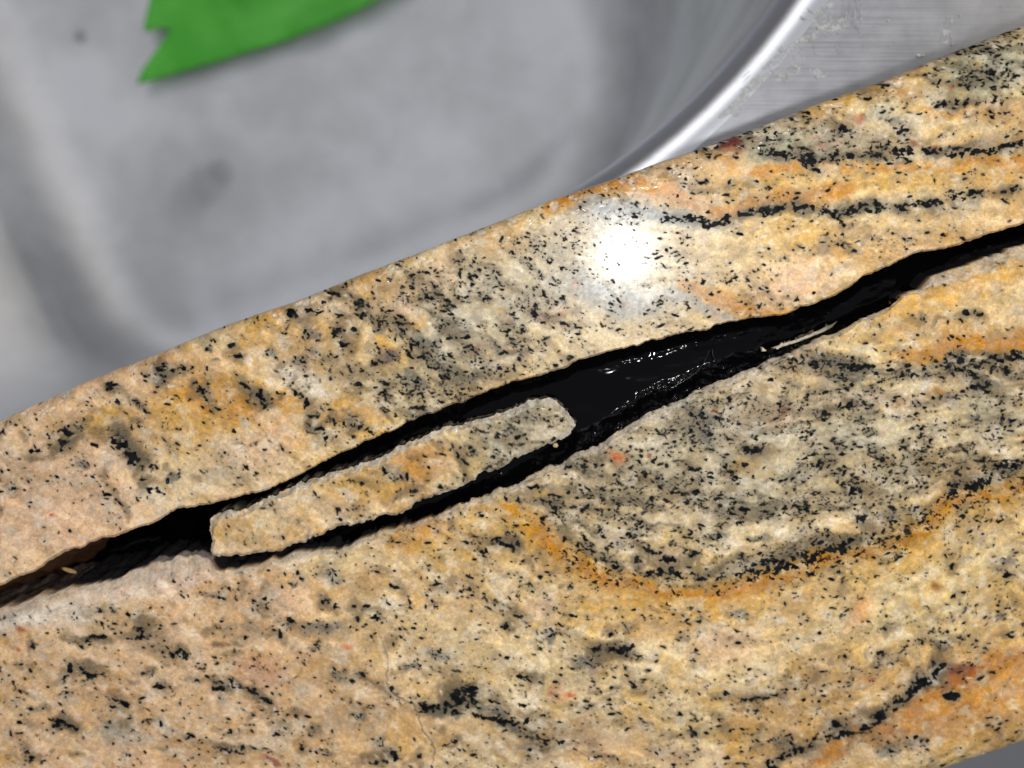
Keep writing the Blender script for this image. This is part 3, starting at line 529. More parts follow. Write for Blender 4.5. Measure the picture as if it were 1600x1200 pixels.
def granite(name, polished):
    m, nt, bs = mat_new(name)
    L = nt.links
    geo = nd(nt, 'ShaderNodeNewGeometry')
    pos = geo.outputs['Position']
    att = nd(nt, 'ShaderNodeAttribute', attribute_name='stone')
    # crystal grains
    wn = noise(nt, pos, 900, 2)
    ws = nt.nodes.new('ShaderNodeVectorMath'); ws.operation = 'MULTIPLY_ADD'
    L.new(wn.outputs['Color'], ws.inputs[0]); ws.inputs[1].default_value = (.0011,) * 3; L.new(pos, ws.inputs[2])
    v1 = nd(nt, 'ShaderNodeTexVoronoi'); v1.inputs['Scale'].default_value = 780; L.new(ws.outputs[0], v1.inputs['Vector'])
    v2 = nd(nt, 'ShaderNodeTexVoronoi'); v2.inputs['Scale'].default_value = 2100; L.new(ws.outputs[0], v2.inputs['Vector'])
    s1 = nd(nt, 'ShaderNodeSeparateColor'); L.new(v1.outputs['Color'], s1.inputs[0])
    s2 = nd(nt, 'ShaderNodeSeparateColor'); L.new(v2.outputs['Color'], s2.inputs[0])
    fine = noise(nt, pos, 4200, 3, .65)
    g = math_(nt, 'MULTIPLY', maprange(nt, s1.outputs[0], 0, 1, .92, 1.07), maprange(nt, s2.outputs[0], 0, 1, .93, 1.08))
    g = math_(nt, 'MULTIPLY', g, maprange(nt, fine.outputs[0], .3, .7, .87, 1.13))
    hsv = nd(nt, 'ShaderNodeHueSaturation'); L.new(att.outputs['Color'], hsv.inputs['Color'])
    L.new(g, hsv.inputs['Value'])
    L.new(maprange(nt, s1.outputs[1], 0, 1, .92, 1.07), hsv.inputs['Saturation'])
    # black mica / amphibole, its rim broken by fine grain
    d = math_(nt, 'ADD', att.outputs['Alpha'], math_(nt, 'MULTIPLY', math_(nt, 'SUBTRACT', fine.outputs[0], .5), .45))
    dk = maprange(nt, d, .10, .70, 0, 1)
    mx = nd(nt, 'ShaderNodeMix', data_type='RGBA'); L.new(dk, mx.inputs[0]); L.new(hsv.outputs[0], mx.inputs[6])
    dn = nd(nt, 'ShaderNodeMix', data_type='RGBA'); L.new(maprange(nt, wn.outputs[0], .42, .62, 0, 1), dn.inputs[0])
    dn.inputs[6].default_value = (.004, .0045, .006, 1); dn.inputs[7].default_value = (.013, .014, .015, 1); L.new(dn.outputs[2], mx.inputs[7])
    L.new(mx.outputs[2], bs.inputs['Base Color'])
    if polished:
        rn = noise(nt, pos, 1500, 3, .6)
        L.new(math_(nt, 'ADD', maprange(nt, rn.outputs[0], .3, .7, .27, .42), math_(nt, 'MULTIPLY', dk, .2)), bs.inputs['Roughness'])
        L.new(maprange(nt, dk, 0, 1, .3, .02), bs.inputs['Coat Weight'])
        bs.inputs['Coat Roughness'].default_value = .125
        L.new(maprange(nt, dk, 0, 1, .42, .06), bs.inputs['Specular IOR Level'])
        bp = nd(nt, 'ShaderNodeBump'); bp.inputs['Strength'].default_value = .03; bp.inputs['Distance'].default_value = .00004
        L.new(math_(nt, 'SUBTRACT', fine.outputs[0], math_(nt, 'MULTIPLY', dk, 1.2)), bp.inputs['Height'])
        L.new(bp.outputs[0], bs.inputs['Normal'])
    else:
        bs.inputs['Roughness'].default_value = .7
        bs.inputs['Specular IOR Level'].default_value = .22
        cr = noise(nt, pos, 1700, 5, .7)
        bp = nd(nt, 'ShaderNodeBump'); bp.inputs['Strength'].default_value = .8; bp.inputs['Distance'].default_value = .0005
        L.new(cr.outputs[0], bp.inputs['Height']); L.new(bp.outputs[0], bs.inputs['Normal'])
    return m


M_POL = granite('polished_granite', True)
M_BRK = granite('broken_granite', False)

m, nt, bs = mat_new('black_resin'); M_EPX = m
geo = nd(nt, 'ShaderNodeNewGeometry')
bs.inputs['Base Color'].default_value = (.0018, .0017, .0024, 1)
bs.inputs['Specular IOR Level'].default_value = .11
n_a = noise(nt, geo.outputs['Position'], 420, 4, .55)
n_b = noise(nt, geo.outputs['Position'], 1500, 3, .6)
bp = nd(nt, 'ShaderNodeBump'); bp.inputs['Distance'].default_value = .0006
fa = nd(nt, 'ShaderNodeAttribute', attribute_name='film')
nt.links.new(maprange(nt, fa.outputs['Fac'], 0, .6, .02, .95), bp.inputs['Strength'])
nt.links.new(math_(nt, 'ADD', n_a.outputs[0], math_(nt, 'MULTIPLY', n_b.outputs[0], .22)), bp.inputs['Height'])
nt.links.new(bp.outputs[0], bs.inputs['Normal'])
nt.links.new(maprange(nt, noise(nt, geo.outputs['Position'], 260, 2).outputs[0], .35, .65, .04, .11), bs.inputs['Roughness'])

m, nt, bs = mat_new('resin_strand'); M_STR = m
bs.inputs['Base Color'].default_value = (.008, .008, .01, 1); bs.inputs['Roughness'].default_value = .12


def steel(name, brushed):
    m, nt, bs = mat_new(name)
    L = nt.links
    geo = nd(nt, 'ShaderNodeNewGeometry')
    bs.inputs['Metallic'].default_value = 1.0
    mp = nd(nt, 'ShaderNodeMapping'); L.new(geo.outputs['Position'], mp.inputs['Vector'])
    mp.inputs['Rotation'].default_value = (0, 0, -ANG)
    if brushed:
        mp.inputs['Scale'].default_value = (60, 3800, 60)
        st = noise(nt, mp.outputs[0], 1, 4, .6)
        bl = noise(nt, geo.outputs['Position'], 240, 4, .6)
        cr = nd(nt, 'ShaderNodeMix', data_type='RGBA')
        L.new(maprange(nt, math_(nt, 'ADD', math_(nt, 'MULTIPLY', st.outputs[0], .6), math_(nt, 'MULTIPLY', bl.outputs[0], .4)), .35, .65, 0, 1), cr.inputs[0])
        cr.inputs[6].default_value = (.31, .32, .355, 1); cr.inputs[7].default_value = (.45, .46, .51, 1)
        L.new(cr.outputs[2], bs.inputs['Base Color'])
        L.new(maprange(nt, st.outputs[0], .3, .7, .42, .58), bs.inputs['Roughness'])
        bp = nd(nt, 'ShaderNodeBump'); bp.inputs['Strength'].default_value = .16; bp.inputs['Distance'].default_value = .0001
        L.new(st.outputs[0], bp.inputs['Height']); L.new(bp.outputs[0], bs.inputs['Normal'])
    else:
        bl = noise(nt, geo.outputs['Position'], 20, 5, .6)
        cr = nd(nt, 'ShaderNodeMix', data_type='RGBA')
        L.new(maprange(nt, bl.outputs[0], .34, .66, 0, 1), cr.inputs[0])
        cr.inputs[6].default_value = (.58, .585, .61, 1); cr.inputs[7].default_value = (.80, .805, .84, 1)
        # water-stain smudges that lie on the bowl's floor
        src = cr.outputs[2]
        for (x, y, r, k) in [(345, 270, .0042, .30), (325, 287, .006, .26), (300, 300, .006, .14), (125, 58, .0022, .5), (505, 390, .0035, .10), (290, 325, .006, .12)]:
            p = pt(x, y, Z_FLOOR)
            vd = nt.nodes.new('ShaderNodeVectorMath'); vd.operation = 'DISTANCE'
            L.new(geo.outputs['Position'], vd.inputs[0]); vd.inputs[1].default_value = p
            f = math_(nt, 'MULTIPLY', maprange(nt, math_(nt, 'ADD', vd.outputs['Value'], math_(nt, 'MULTIPLY', math_(nt, 'SUBTRACT', bl.outputs[0], .5), r * 2)), r * .4, r * 1.3, 1, 0), k)
            mm = nd(nt, 'ShaderNodeMix', data_type='RGBA'); L.new(f, mm.inputs[0]); L.new(src, mm.inputs[6]); mm.inputs[7].default_value = (.16, .165, .15, 1)
            src = mm.outputs[2]
        L.new(src, bs.inputs['Base Color'])
        L.new(maprange(nt, bl.outputs[0], .3, .7, .56, .66), bs.inputs['Roughness'])
    return m


ANG = math.atan2(.36, .93)
Z_RIM, Z_FLOOR = -.0205, -.19
AX = Vector((math.cos(ANG), math.sin(ANG), 0)); NX_ = Vector((-math.sin(ANG), math.cos(ANG), 0))
M_BOWL = steel('satin_steel', False)
M_FLANGE = steel('brushed_steel', True)
M_RIM = M_FLANGE.copy(); M_RIM.name = 'polished_rim'
_b = M_RIM.node_tree.nodes['Principled BSDF']
M_RIM.node_tree.links.remove(_b.inputs['Roughness'].links[0]); M_RIM.node_tree.links.remove(_b.inputs['Base Color'].links[0]); _b.inputs['Base Color'].default_value = (.7, .71, .76, 1); _b.inputs['Roughness'].default_value = .34

m, nt, bs = mat_new('green_plastic'); M_GRN = m
geo = nd(nt, 'ShaderNodeNewGeometry')
gn = noise(nt, geo.outputs['Position'], 60, 3)
cr = nd(nt, 'ShaderNodeMix', data_type='RGBA'); nt.links.new(maprange(nt, gn.outputs[0], .35, .65, 0, 1), cr.inputs[0])
cr.inputs[6].default_value = (.065, .46, .025, 1); cr.inputs[7].default_value = (.11, .56, .055, 1)
nt.links.new(cr.outputs[2], bs.inputs['Base Color']); bs.inputs['Roughness'].default_value = .5

m, nt, bs = mat_new('dried_glue'); M_GLU = m
bs.inputs['Base Color'].default_value = (.55, .56, .57, 1); bs.inputs['Roughness'].default_value = .55
geo = nd(nt, 'ShaderNodeNewGeometry')
nt.links.new(maprange(nt, noise(nt, geo.outputs['Position'], 1400, 4, .65).outputs[0], .34, .62, .05, .95), bs.inputs['Alpha'])

m, nt, bs = mat_new('grey_floor'); M_FLR = m
geo = nd(nt, 'ShaderNodeNewGeometry')
fn = noise(nt, geo.outputs['Position'], 9, 4)
cr = nd(nt, 'ShaderNodeMix', data_type='RGBA'); nt.links.new(fn.outputs[0], cr.inputs[0])
cr.inputs[6].default_value = (.28, .28, .31, 1); cr.inputs[7].default_value = (.36, .36, .39, 1)
nt.links.new(cr.outputs[2], bs.inputs['Base Color']); bs.inputs['Roughness'].default_value = .5

# ------------------------------------------------------------------ floor far below
fx0, fy0 = 1.6, 1.6
P = np.array([[(-fx0, -fy0, -.9), (fx0, -fy0, -.9)], [(-fx0, fy0, -.9), (fx0, fy0, -.9)]])
tag(link_mesh('floor', grid_mesh('floor', P[::-1]), M_FLR, None, False), kind='structure')

# ------------------------------------------------------------------ steel sink
NAD = Vector((float(unproject(800, 412)[0]), float(unproject(800, 412)[1]), 0))


TOP = (-.144, .0970, 0, .36, .047, .0998, .090, .047)      # left, right, front, back, then the four corner radii
BOT = (-.140, .0640, .0030, .34, .033, .0640, .07, .045)


def ring(off, z, left=0.0, mix=0.0, n_arc=28, n_side=46):
    """rounded rectangle in the sink's own axes: corners front-left, front-right, back-right, back-left"""
    sp = [p + (q - p) * mix for p, q in zip(TOP, BOT)]
    radii = sp[4:]
    a0, a1, b0, b1 = sp[0] + off - left, sp[1] - off, sp[2] + off, sp[3] - off
    pts = []
    cs = [(a0, b0, 1, 1, math.pi, 1.5 * math.pi), (a1, b0, -1, 1, 1.5 * math.pi, 2 * math.pi), (a1, b1, -1, -1, 0, .5 * math.pi), (a0, b1, 1, -1, .5 * math.pi, math.pi)]
    arcs = []
    for (a, b, sa, sb, t0, t1), R in zip(cs, radii):
        r = max(R - off, .006)
        cx, cy = a + sa * r, b + sb * r
        arcs.append([(cx + r * math.cos(t0 + (t1 - t0) * i / n_arc), cy + r * math.sin(t0 + (t1 - t0) * i / n_arc)) for i in range(n_arc + 1)])
    for k in range(4):
        pts += arcs[k]
        p, q = arcs[k][-1], arcs[(k + 1) % 4][0]
        pts += [(p[0] + (q[0] - p[0]) * i / n_side, p[1] + (q[1] - p[1]) * i / n_side) for i in range(1, n_side)]
    return np.array([NAD + AX * a + NX_ * b + Vector((0, 0, z)) for a, b in pts])


sink = empty('kitchen_sink', NAD + NX_ * .18 + Vector((-.03, 0, Z_FLOOR)))
tag(sink, 'satin stainless steel sink bowl with smudged floor below the granite edge', 'sink')
rings, lip = [], []
ROLL = .0058
STEP = lambda z: .125 * float(np.clip((z + .162) / .1, 0, 1))    # left wall leans out above an added step, shaped to catch light
for i in range(11):                      # rolled rim
    t = i / 10 * math.pi / 2
    lip.append(ring(ROLL * math.sin(t), Z_RIM - ROLL * (1 - math.cos(t)), STEP(Z_RIM)))
rings.append(lip[-1])
FIL = .020
for i in range(1, 28):                   # wall
    t = i / 28
    zw = Z_RIM - ROLL + (Z_FLOOR + FIL - Z_RIM + ROLL) * t
    rings.append(ring(ROLL * (1 - t), zw, STEP(zw), t))
for i in range(0, 13):                   # fillet
    t = i / 12 * math.pi / 2
    rings.append(ring(FIL * (1 - math.cos(t)), Z_FLOOR + FIL - FIL * math.sin(t), 0, 1.0))
for k in (.012, .03, .045, .058):
    rings.append(ring(FIL + k, Z_FLOOR - k * .012, 0, 1.0))
mid = NAD + AX * -.04 + NX_ * .17
last = rings[-1]
rings.append(last * .02 + np.array([mid.x, mid.y, Z_FLOOR - .0012]) * .98)
link_mesh('bowl', grid_mesh('bowl', np.array(rings), wrap_cols=True), M_BOWL, sink)
outer = [ring(k, Z_RIM - (.0015 if i == 0 else 0), .125) for i, k in enumerate((-.075, -.075, -.05, -.02, -.006, -.002, 0))]
link_mesh('flange', grid_mesh('flange', np.array(outer), wrap_cols=True), M_FLANGE, sink)
link_mesh('rolled_rim', grid_mesh('rolled_rim', np.array(lip), wrap_cols=True), M_RIM, sink)

# dried glue smears and specks on the flange
gv, gf = [], []


def flake(x, y, rx, ry, ang, n=9, h=.00018):
    c, s = math.cos(math.radians(ang)), math.sin(math.radians(ang)); b = len(gv)
    for i in range(n):
        t = 6.2832 * i / n; k = random.uniform(.6, 1.15)
        u, v = rx * math.cos(t) * k, ry * math.sin(t) * k
        gv.append(pt(x + u * c - v * s, y + u * s + v * c, Z_RIM + .00002))
    gv.append(pt(x, y, Z_RIM + h))
    for i in range(n): gf.append((b + (i + 1) % n, b + i, b + n))


random.seed(5)
for (x, y, rx, ry, a) in [(1300, 40, 26, 9, -20), (1255, 62, 34, 6, -22), (1235, 110, 26, 10, -30), (1180, 130, 34, 9, -36), (1150, 165, 30, 9, -36), (1285, 20, 22, 12, -50), (1215, 90, 30, 8, -40), (1480, 45, 8, 24, 10), (1278, 114, 14, 8, 30)]:
    flake(x, y, rx, ry, a, 16, .00008)
for i in range(9):                       # scraped streaks at the top
    x = 1316 + i * 3.4 + random.uniform(-2, 2)
    flake(x, random.uniform(10, 26), random.uniform(16, 30), random.uniform(.5, 1.3), random.uniform(76, 100))
for (x, y, rx, ry, a) in [(1301, 42, 12, 5, -40), (1296, 30, 10, 2, -60), (1318, 42, 12, 1.2, -20), (1340, 44, 14, 1, 60), (1332, 36, 12, .9, 65), (1310, 50, 14, 1.2, -25),
                          (1276, 60, 20, 1.3, -18), (1262, 64, 16, 1.1, -20), (1250, 72, 12, 1.5, 60), (1272, 74, 9, 1.1, 75), (1308, 76, 11, 1.3, 70), (1312, 70, 9, 1.0, -70), (1238, 78, 14, 1.2, -30),
                          (1276, 112, 9, 4, 50), (1274, 120, 9, 1.2, 55), (1238, 108, 9, 2, 55), (1230, 118, 7, 2, 70), (1224, 122, 10, 2, 80), (1212, 122, 8, 2, -60), (1204, 112, 9, 1.5, -40), (1478, 40, 22, 1.4, 95), (1485, 55, 20, 1.3, 80), (1470, 58, 12, .9, 110),
                          (1182, 130, 12, 1.2, -35), (1166, 116, 10, 1.2, -40), (1160, 150, 12, 2, -35), (1140, 168, 14, 1.4, -35), (1150, 180, 9, 3, -30), (1268, 18, 12, 2, 40), (1256, 28, 9, 2, 30), (1284, 14, 8, 1.5, 60)]:
    flake(x, y, rx, ry, a)
for i in range(22):
    t = random.random()
    flake(1330 - 190 * t + random.gauss(0, 14), 46 + 105 * t + random.gauss(0, 14), random.uniform(3, 9), random.uniform(.5, 1.3), random.choice([60, 75, 85, -25, -40]) + random.gauss(0, 10))
me = bpy.data.meshes.new('glue_smear'); me.from_pydata([tuple(v) for v in gv], [], gf)
g = link_mesh('glue_smear', me, M_GLU, sink); g['label'] = 'whitish scraped glue smears on the brushed flange'
gv, gf = [], []
for (x, y, r) in [(1436, 87, 4.6), (1442, 87, 3), (1388, 32, 2.6), (1372, 34, 1.8), (1393, 72, 2.2), (1489, 70, 2.2), (1566, 10, 1.6), (1500, 24, 1.5), (1420, 50, 1.3), (1530, 40, 1.3), (1350, 70, 1.2)]:
    flake(x, y, r, r * .85, 0, 10, .0004)
me = bpy.data.meshes.new('glue_drop'); me.from_pydata([tuple(v) for v in gv], [], gf)
m2 = M_GLU.copy(); m2.name = 'white_drop'; m2.node_tree.nodes['Principled BSDF'].inputs['Base Color'].default_value = (.85, .85, .85, 1)
link_mesh('glue_drop', me, m2, sink)

# ------------------------------------------------------------------ green scrap lying in the bowl
GO = [(215, 131), (222, 112), (246, 78), (270, 44), (252, 44), (228, 50), (226, 40), (234, 8), (250, -60), (330, -120), (520, -150), (700, -120), (650, -40), (585, 2), (532, 30), (450, 62), (330, 99), (250, 122)]
ZG = Z_FLOOR + .0032


def fill_grid(outline, step, jag=0.0, seed=0):
    """triangulated sheet inside an outline: constrained delaunay from mathutils"""
    from mathutils.geometry import delaunay_2d_cdt
    pl = []
    for (a, b) in zip(outline, outline[1:] + outline[:1]):
        n = max(1, int(math.hypot(b[0] - a[0], b[1] - a[1]) / step))
        for i in range(n):
            x, y = a[0] + (b[0] - a[0]) * i / n, a[1] + (b[1] - a[1]) * i / n
            if jag:
                x += jag * (float(fbm(np.array(x / 9.), np.array(y / 9.), seed, 3)) - .5); y += jag * (float(fbm(np.array(x / 9. + 40), np.array(y / 9.), seed, 3)) - .5)
            pl.append((x, y))
    nb = len(pl)
    P2 = np.array(pl)
    gx, gy = np.meshgrid(np.arange(P2[:, 0].min(), P2[:, 0].max(), step), np.arange(P2[:, 1].min(), P2[:, 1].max(), step))
    gx[::2] += step / 2
    gx = gx.ravel(); gy = gy.ravel()
    ins = np.zeros(len(gx), bool)
    md = np.full(len(gx), 1e9)
    for (ax, ay), (cx, cy) in zip(pl, pl[1:] + pl[:1]):
        hit = ((ay > gy) != (cy > gy)) & (gx < (cx - ax) * (gy - ay) / ((cy - ay) or 1e-9) + ax)
        ins ^= hit
        md = np.minimum(md, np.hypot(gx - ax, gy - ay))
    ok = ins & (md > step * .55)
    vs = [Vector(p) for p in pl] + [Vector((a, b)) for a, b in zip(gx[ok], gy[ok])]
    out = delaunay_2d_cdt(vs, [(i, (i + 1) % nb) for i in range(nb)], [list(range(nb))], 1, 1e-6)
    V = np.array([tuple(v) for v in out[0]])
    return V, [list(f) for f in out[2]], nb


def edge_dist(V, outline):
    d = np.full(len(V), 1e9)
    for (ax, ay), (cx, cy) in zip(outline, outline[1:] + outline[:1]):
        vx, vy = cx - ax, cy - ay
        t = np.clip(((V[:, 0] - ax) * vx + (V[:, 1] - ay) * vy) / (vx * vx + vy * vy), 0, 1)
        d = np.minimum(d, np.hypot(V[:, 0] - ax - t * vx, V[:, 1] - ay - t * vy))
    return d


V, F, nb = fill_grid(GO, 9)
wav = .0026 * np.sin((V[:, 0] * .36 + V[:, 1] * .93) / 17.0 + 1.0) * np.clip((-V[:, 1] + 60) / 90, 0, 1) + .003 * (fbm(V[:, 0] / 60, V[:, 1] / 60, 3) - .5)
X, Y, Z = unproject(V[:, 0], V[:, 1], ZG + wav)
me = bpy.data.meshes.new('green_scrap')
me.from_pydata(np.stack([X, Y, Z], 1).tolist(), [], [f[::-1] for f in F])
me.update()
if me.polygons[0].normal.z < 0: me.flip_normals()
gs = link_mesh('plastic_scrap', me, M_GRN)
tag(gs, 'bright green plastic scrap with a forked pointed end lying in the sink', 'plastic scrap')
sm = gs.modifiers.new('thick', 'SOLIDIFY'); sm.thickness = .0012; sm.offset = 0

# ------------------------------------------------------------------ the two halves of the broken granite rail
THICK = .020
xs = np.concatenate([np.arange(-310, -30, 4), np.arange(-30, 1632, 2.0), np.arange(1632, 1911, 4)])


def edge_chip(x, seed, lo, hi):
    return lo + (hi - lo) * fbm(x / 30, x * 0 + seed, seed, 4) ** 1.6


def slab(name, label, crack, outer_edge, sgn, bev, R_out, dense_rows, y_dense):
    """sgn = +1: the slab lies below the crack in the picture"""
    root = empty(name, pt(800, 900 if sgn > 0 else 450, -THICK))
    tag(root, label, 'granite slab')
    yc = crack(xs); yo = outer_edge(xs)
    b = bev(xs)
    y0 = yc + sgn * b                                        # where the polish begins
    if y_dense is None:
        rows = [y0 + (yo - y0) * t for t in np.linspace(0, 1, dense_rows)]
    else:
        yd = np.minimum(np.maximum(y0 + 5, y_dense), yo - 1)
        yd = np.where(yo < y_dense, yo, yd)
        rows = [y0 + (yd - y0) * t for t in np.linspace(0, 1, dense_rows)] + [yd + (yo - yd) * t for t in np.linspace(0, 1, 110)[1:]]
    Yp = np.array(rows); Xp = np.broadcast_to(xs, Yp.shape)
    X, Y, _ = unproject(Xp, Yp, 0.0)
    Xo, Yo, _ = unproject(xs, yo, 0.0)
    # distance from the outer edge, square to the rail
    nx, ny = -math.sin(ANG), math.cos(ANG)
    dist = -sgn * ((Xo - X) * 0 + (Yo - Y)) * math.cos(ANG) * 1.0
    dist = np.abs(Y - Yo) * math.cos(ANG)
    z = -np.where(dist < R_out, R_out - np.sqrt(np.maximum(R_out ** 2 - (R_out - np.minimum(dist, R_out)) ** 2, 0)), 0)
    db = np.abs(Yp - y0)
    # chips along the outer arris
    ch = sstep(.62, .8, fbm(Xp / 16, Yp / 11, 5, 3)) * sstep(.0034, .0004, dist)
    z -= .0004 * ch
    C = sample(Xp, Yp)
    pale = (ch * .75)[..., None]
    C[..., :3] += (np.array([.72, .66, .55]) - C[..., :3]) * pale
    P = np.stack([X, Y, z], -1)
    zs = z[-1]
    walls = []
    for zz in (.3, .6, 1.0):
        walls.append(np.stack([Xo, Yo, zs + (-THICK - zs) * zz], -1))
    cw = [C[-1]] * 3
    # underside back to the crack
    Xc, Yc, _ = unproject(xs, yc + sgn * 6, 0.0)
    walls.append(np.stack([Xc, Yc, np.full_like(Xc, -THICK)], -1)); cw.append(C[0])
    P = np.concatenate([P, np.array(walls)]); C = np.concatenate([C, np.array(cw)])
    if sgn < 0: P = P[::-1]; C = C[::-1]
    top = link_mesh('polished_top', grid_mesh('polished_top', P, C), M_POL, root)
    # broken face: ragged bevel, then the wall of the break
    nb_, nw = 14, 44
    PP, CC = [], []
    _yy = y0 + (yc - y0) * np.linspace(0, 1, nb_)[:, None]
    rough = fbm(np.broadcast_to(xs, (nb_, len(xs))) / 12, _yy / 10, 4, 4, .55) - .5
    for i in range(nb_):
        t = i / (nb_ - 1)
        yy = y0 + (yc - y0) * t
        zz = -(t ** 1.3) * (.00035 + b * .000045) + rough[i] * .0007 * math.sin(math.pi * min(1, t * 1.1)) * np.clip(b / 12, .15, 1)
        Xb, Yb, Zb = unproject(xs, yy, zz)
        PP.append(np.stack([Xb, Yb, Zb], -1))
        c = sample(xs, yy)
        left_ = sstep(345, 325, xs) * (sgn > 0)
        wv = (np.clip(.55 + .25 * left_ + rough[i] * 1.2, 0, 1) * np.clip(t * 4, 0, 1) * (.9 if sgn > 0 else .2))[:, None]
        c[:, :3] += (np.array([.80, .71, .59]) * (1 + left_[:, None] * np.array([.06, -.02, -.06])) - c[:, :3]) * wv; c[:, 3] *= (1 - wv[:, 0] * .8)
        CC.append(c)
    Xe, Ye, Ze = unproject(xs, yc, PP[-1][:, 2])
    for i in range(1, nw):
        t = i / (nw - 1)
        zz = Ze + (-THICK + .0005 - Ze) * t
        n = (fbm(xs / 26, zz / 8e-5 / 30 + 30, 6, 4, .5) - .5) * .0016
        slope = UNDER(xs) * t if sgn < 0 else SLOPE(xs) * t
        PP.append(np.stack([Xe + n * .36, Ye + n * 1.0 * min(1, t * 4) - slope, zz], -1))
        c = sample(xs, yc + sgn * 3)
        if sgn > 0:
            f = sstep(80, 100, xs)
            k = np.clip(t * 14, 0, 1) * (.35 + .65 * f)
            dkc = np.where((xs < 92)[:, None], np.array([.10, .075, .062]), np.array([.018, .016, .019]))
            gf_ = sstep(.0 , 1, sstep(205, 240, xs) * sstep(335, 325, xs)) * (t < .13)
            k = np.where(gf_ > .5, .25, np.maximum(k, np.where(xs < 335, np.clip(t * 7, 0, 1), 0)))
            gcol = np.where((gf_ > .5)[:, None], np.array([.34, .31, .32]), dkc)
            c[:, :3] += (gcol - c[:, :3]) * np.maximum(k, gf_ * .85)[:, None]; c[:, 3] *= .2
        else:
            c[:, :3] = c[:, :3] * np.array([.10, .065, .045]); c[:, 3] *= .5  # shade under the upper lip put into the wall's colour
        CC.append(c)
    PP = np.array(PP); CC = np.array(CC)
    if sgn > 0: PP = PP[::-1]; CC = CC[::-1]
    br = link_mesh('broken_face', grid_mesh('broken_face', PP, CC), M_BRK, root)
    br['label'] = 'ragged pale broken edge along the crack'
    return root


def UNDER(x): return .0046 * sstep(190, 60, x)      # the upper break leans outward at the left: its wall shows
def SLOPE(x): return .0


def bev_lo(x):
    e = np.interp(x, [-400, 0, 120, 180, 215, 300, 330, 420, 640, 700, 880, 960, 1080, 1200, 1260, 1430, 1460, 1520, 1600, 2000],
                  [14, 17, 14, 18, 30, 30, 16, 9, 8, 12, 11, 20, 16, 12, 7, 6, 16, 24, 22, 20])
    return e * (.55 + .9 * fbm(x / 24, x * 0 + 2, 5, 4))


def bev_up(x):
    return np.interp(x, [-400, 100, 400, 1200, 1400, 2000], [4, 4, 2.5, 2.5, 3, 5]) * (.5 + fbm(x / 24, x * 0 + 6, 7, 4))


upper = slab('granite_slab', 'speckled tan granite strip above the black crack, along the sink', c_up, e_top, -1, bev_up, .0022, 200, None)
lower = slab('granite_slab', 'wider tan granite piece below the black crack, with curved orange vein', c_lo, e_bot, 1, bev_lo, .0055, 430, 1235)
for o in (upper, lower): o['group'] = 'halves of the cracked granite counter'

# a pale ledge left standing under the lip of the lower slab
LED = [(1190, 549), (1215, 540), (1245, 530), (1270, 520), (1288, 511), (1308, 503), (1300, 512), (1284, 520), (1262, 529), (1235, 538), (1208, 547)]
V, F, nb = fill_grid(LED, 3.0, 2.0, 3)
ed = edge_dist(V, LED)
zl = -.0016 + .0006 * np.clip(ed / 6, 0, 1) + .0007 * (fbm(V[:, 0] / 8, V[:, 1] / 8, 6, 3) - .5)
X, Y, Z = unproject(V[:, 0], V[:, 1], zl)
me = bpy.data.meshes.new('broken_ledge'); me.from_pydata(np.stack([X, Y, Z], 1).tolist(), [], F); me.update()
if me.polygons[0].normal.z < 0: me.flip_normals()
at = me.color_attributes.new('stone', 'FLOAT_COLOR', 'POINT')
cc = np.zeros((len(V), 4)); w = sstep(1265, 1310, V[:, 0])[:, None]
cc[:, :3] = np.array([.70, .62, .47]) * (1 - w) + np.array([.13, .115, .07]) * w
at.data.foreach_set('color', cc.reshape(-1).astype(np.float32))
lo_ = link_mesh('broken_ledge', me, M_BRK, lower)
sm = lo_.modifiers.new('thick', 'SOLIDIFY'); sm.thickness = .0009; sm.offset = -1

# ------------------------------------------------------------------ loose sliver of granite wedged in the crack
SZ = -.0008
V, F, nb = fill_grid(SLIVER, 2.0, 10.0, 4)
out_s = [tuple(v) for v in V[:nb]]
ed = edge_dist(V, out_s)
# upper-left and right-hand margins are broken back to a wide ragged bevel
mid_y = np.interp(V[:, 0], [326, 898], [835, 655])
upside = sstep(-6, 14, mid_y - V[:, 1] + np.clip((V[:, 0] - 850) * 1.1, 0, 60))
bw = (3 + 8 * upside) * (.5 + fbm(V[:, 0] / 16, V[:, 1] / 16, 2, 3))
tb = np.clip(1 - ed / bw, 0, 1)
rg = fbm(V[:, 0] / 10, V[:, 1] / 10, 7, 3, .55) - .5
zz = SZ - .0009 * tb + rg * .0013 * np.clip(tb * 2.5, 0, 1)
X, Y, Z = unproject(V[:, 0], V[:, 1], zz)
CC = sample(V[:, 0], V[:, 1])
wv = (np.clip(tb * 2.2, 0, 1) * np.clip(.7 + rg, 0, 1))[:, None]
CC[:, :3] += (np.array([.74, .68, .56]) - CC[:, :3]) * wv; CC[:, 3] *= (1 - .85 * wv[:, 0])
root = empty('granite_sliver', pt(610, 750, -.012))
tag(root, 'small loose strip of granite wedged in the black crack', 'stone chip')
topF = [f for f in F if min(tb[i] for i in f) < .25]
brF = [f for f in F if min(tb[i] for i in f) >= .25]
VV = np.stack([X, Y, Z], 1)


def submesh(name, faces, verts, cols, mat, parent):
    used = sorted({i for f in faces for i in f}); mp = {v: k for k, v in enumerate(used)}
    me = bpy.data.meshes.new(name)
    me.from_pydata(verts[used].tolist(), [], [[mp[i] for i in f] for f in faces]); me.update()
    if sum(p.normal.z for p in me.polygons) < 0: me.flip_normals()
    at = me.color_attributes.new('stone', 'FLOAT_COLOR', 'POINT')
    at.data.foreach_set('color', cols[used].reshape(-1).astype(np.float32))
    return link_mesh(name, me, mat, parent)


submesh('polished_top', topF, VV, CC, M_POL, root)
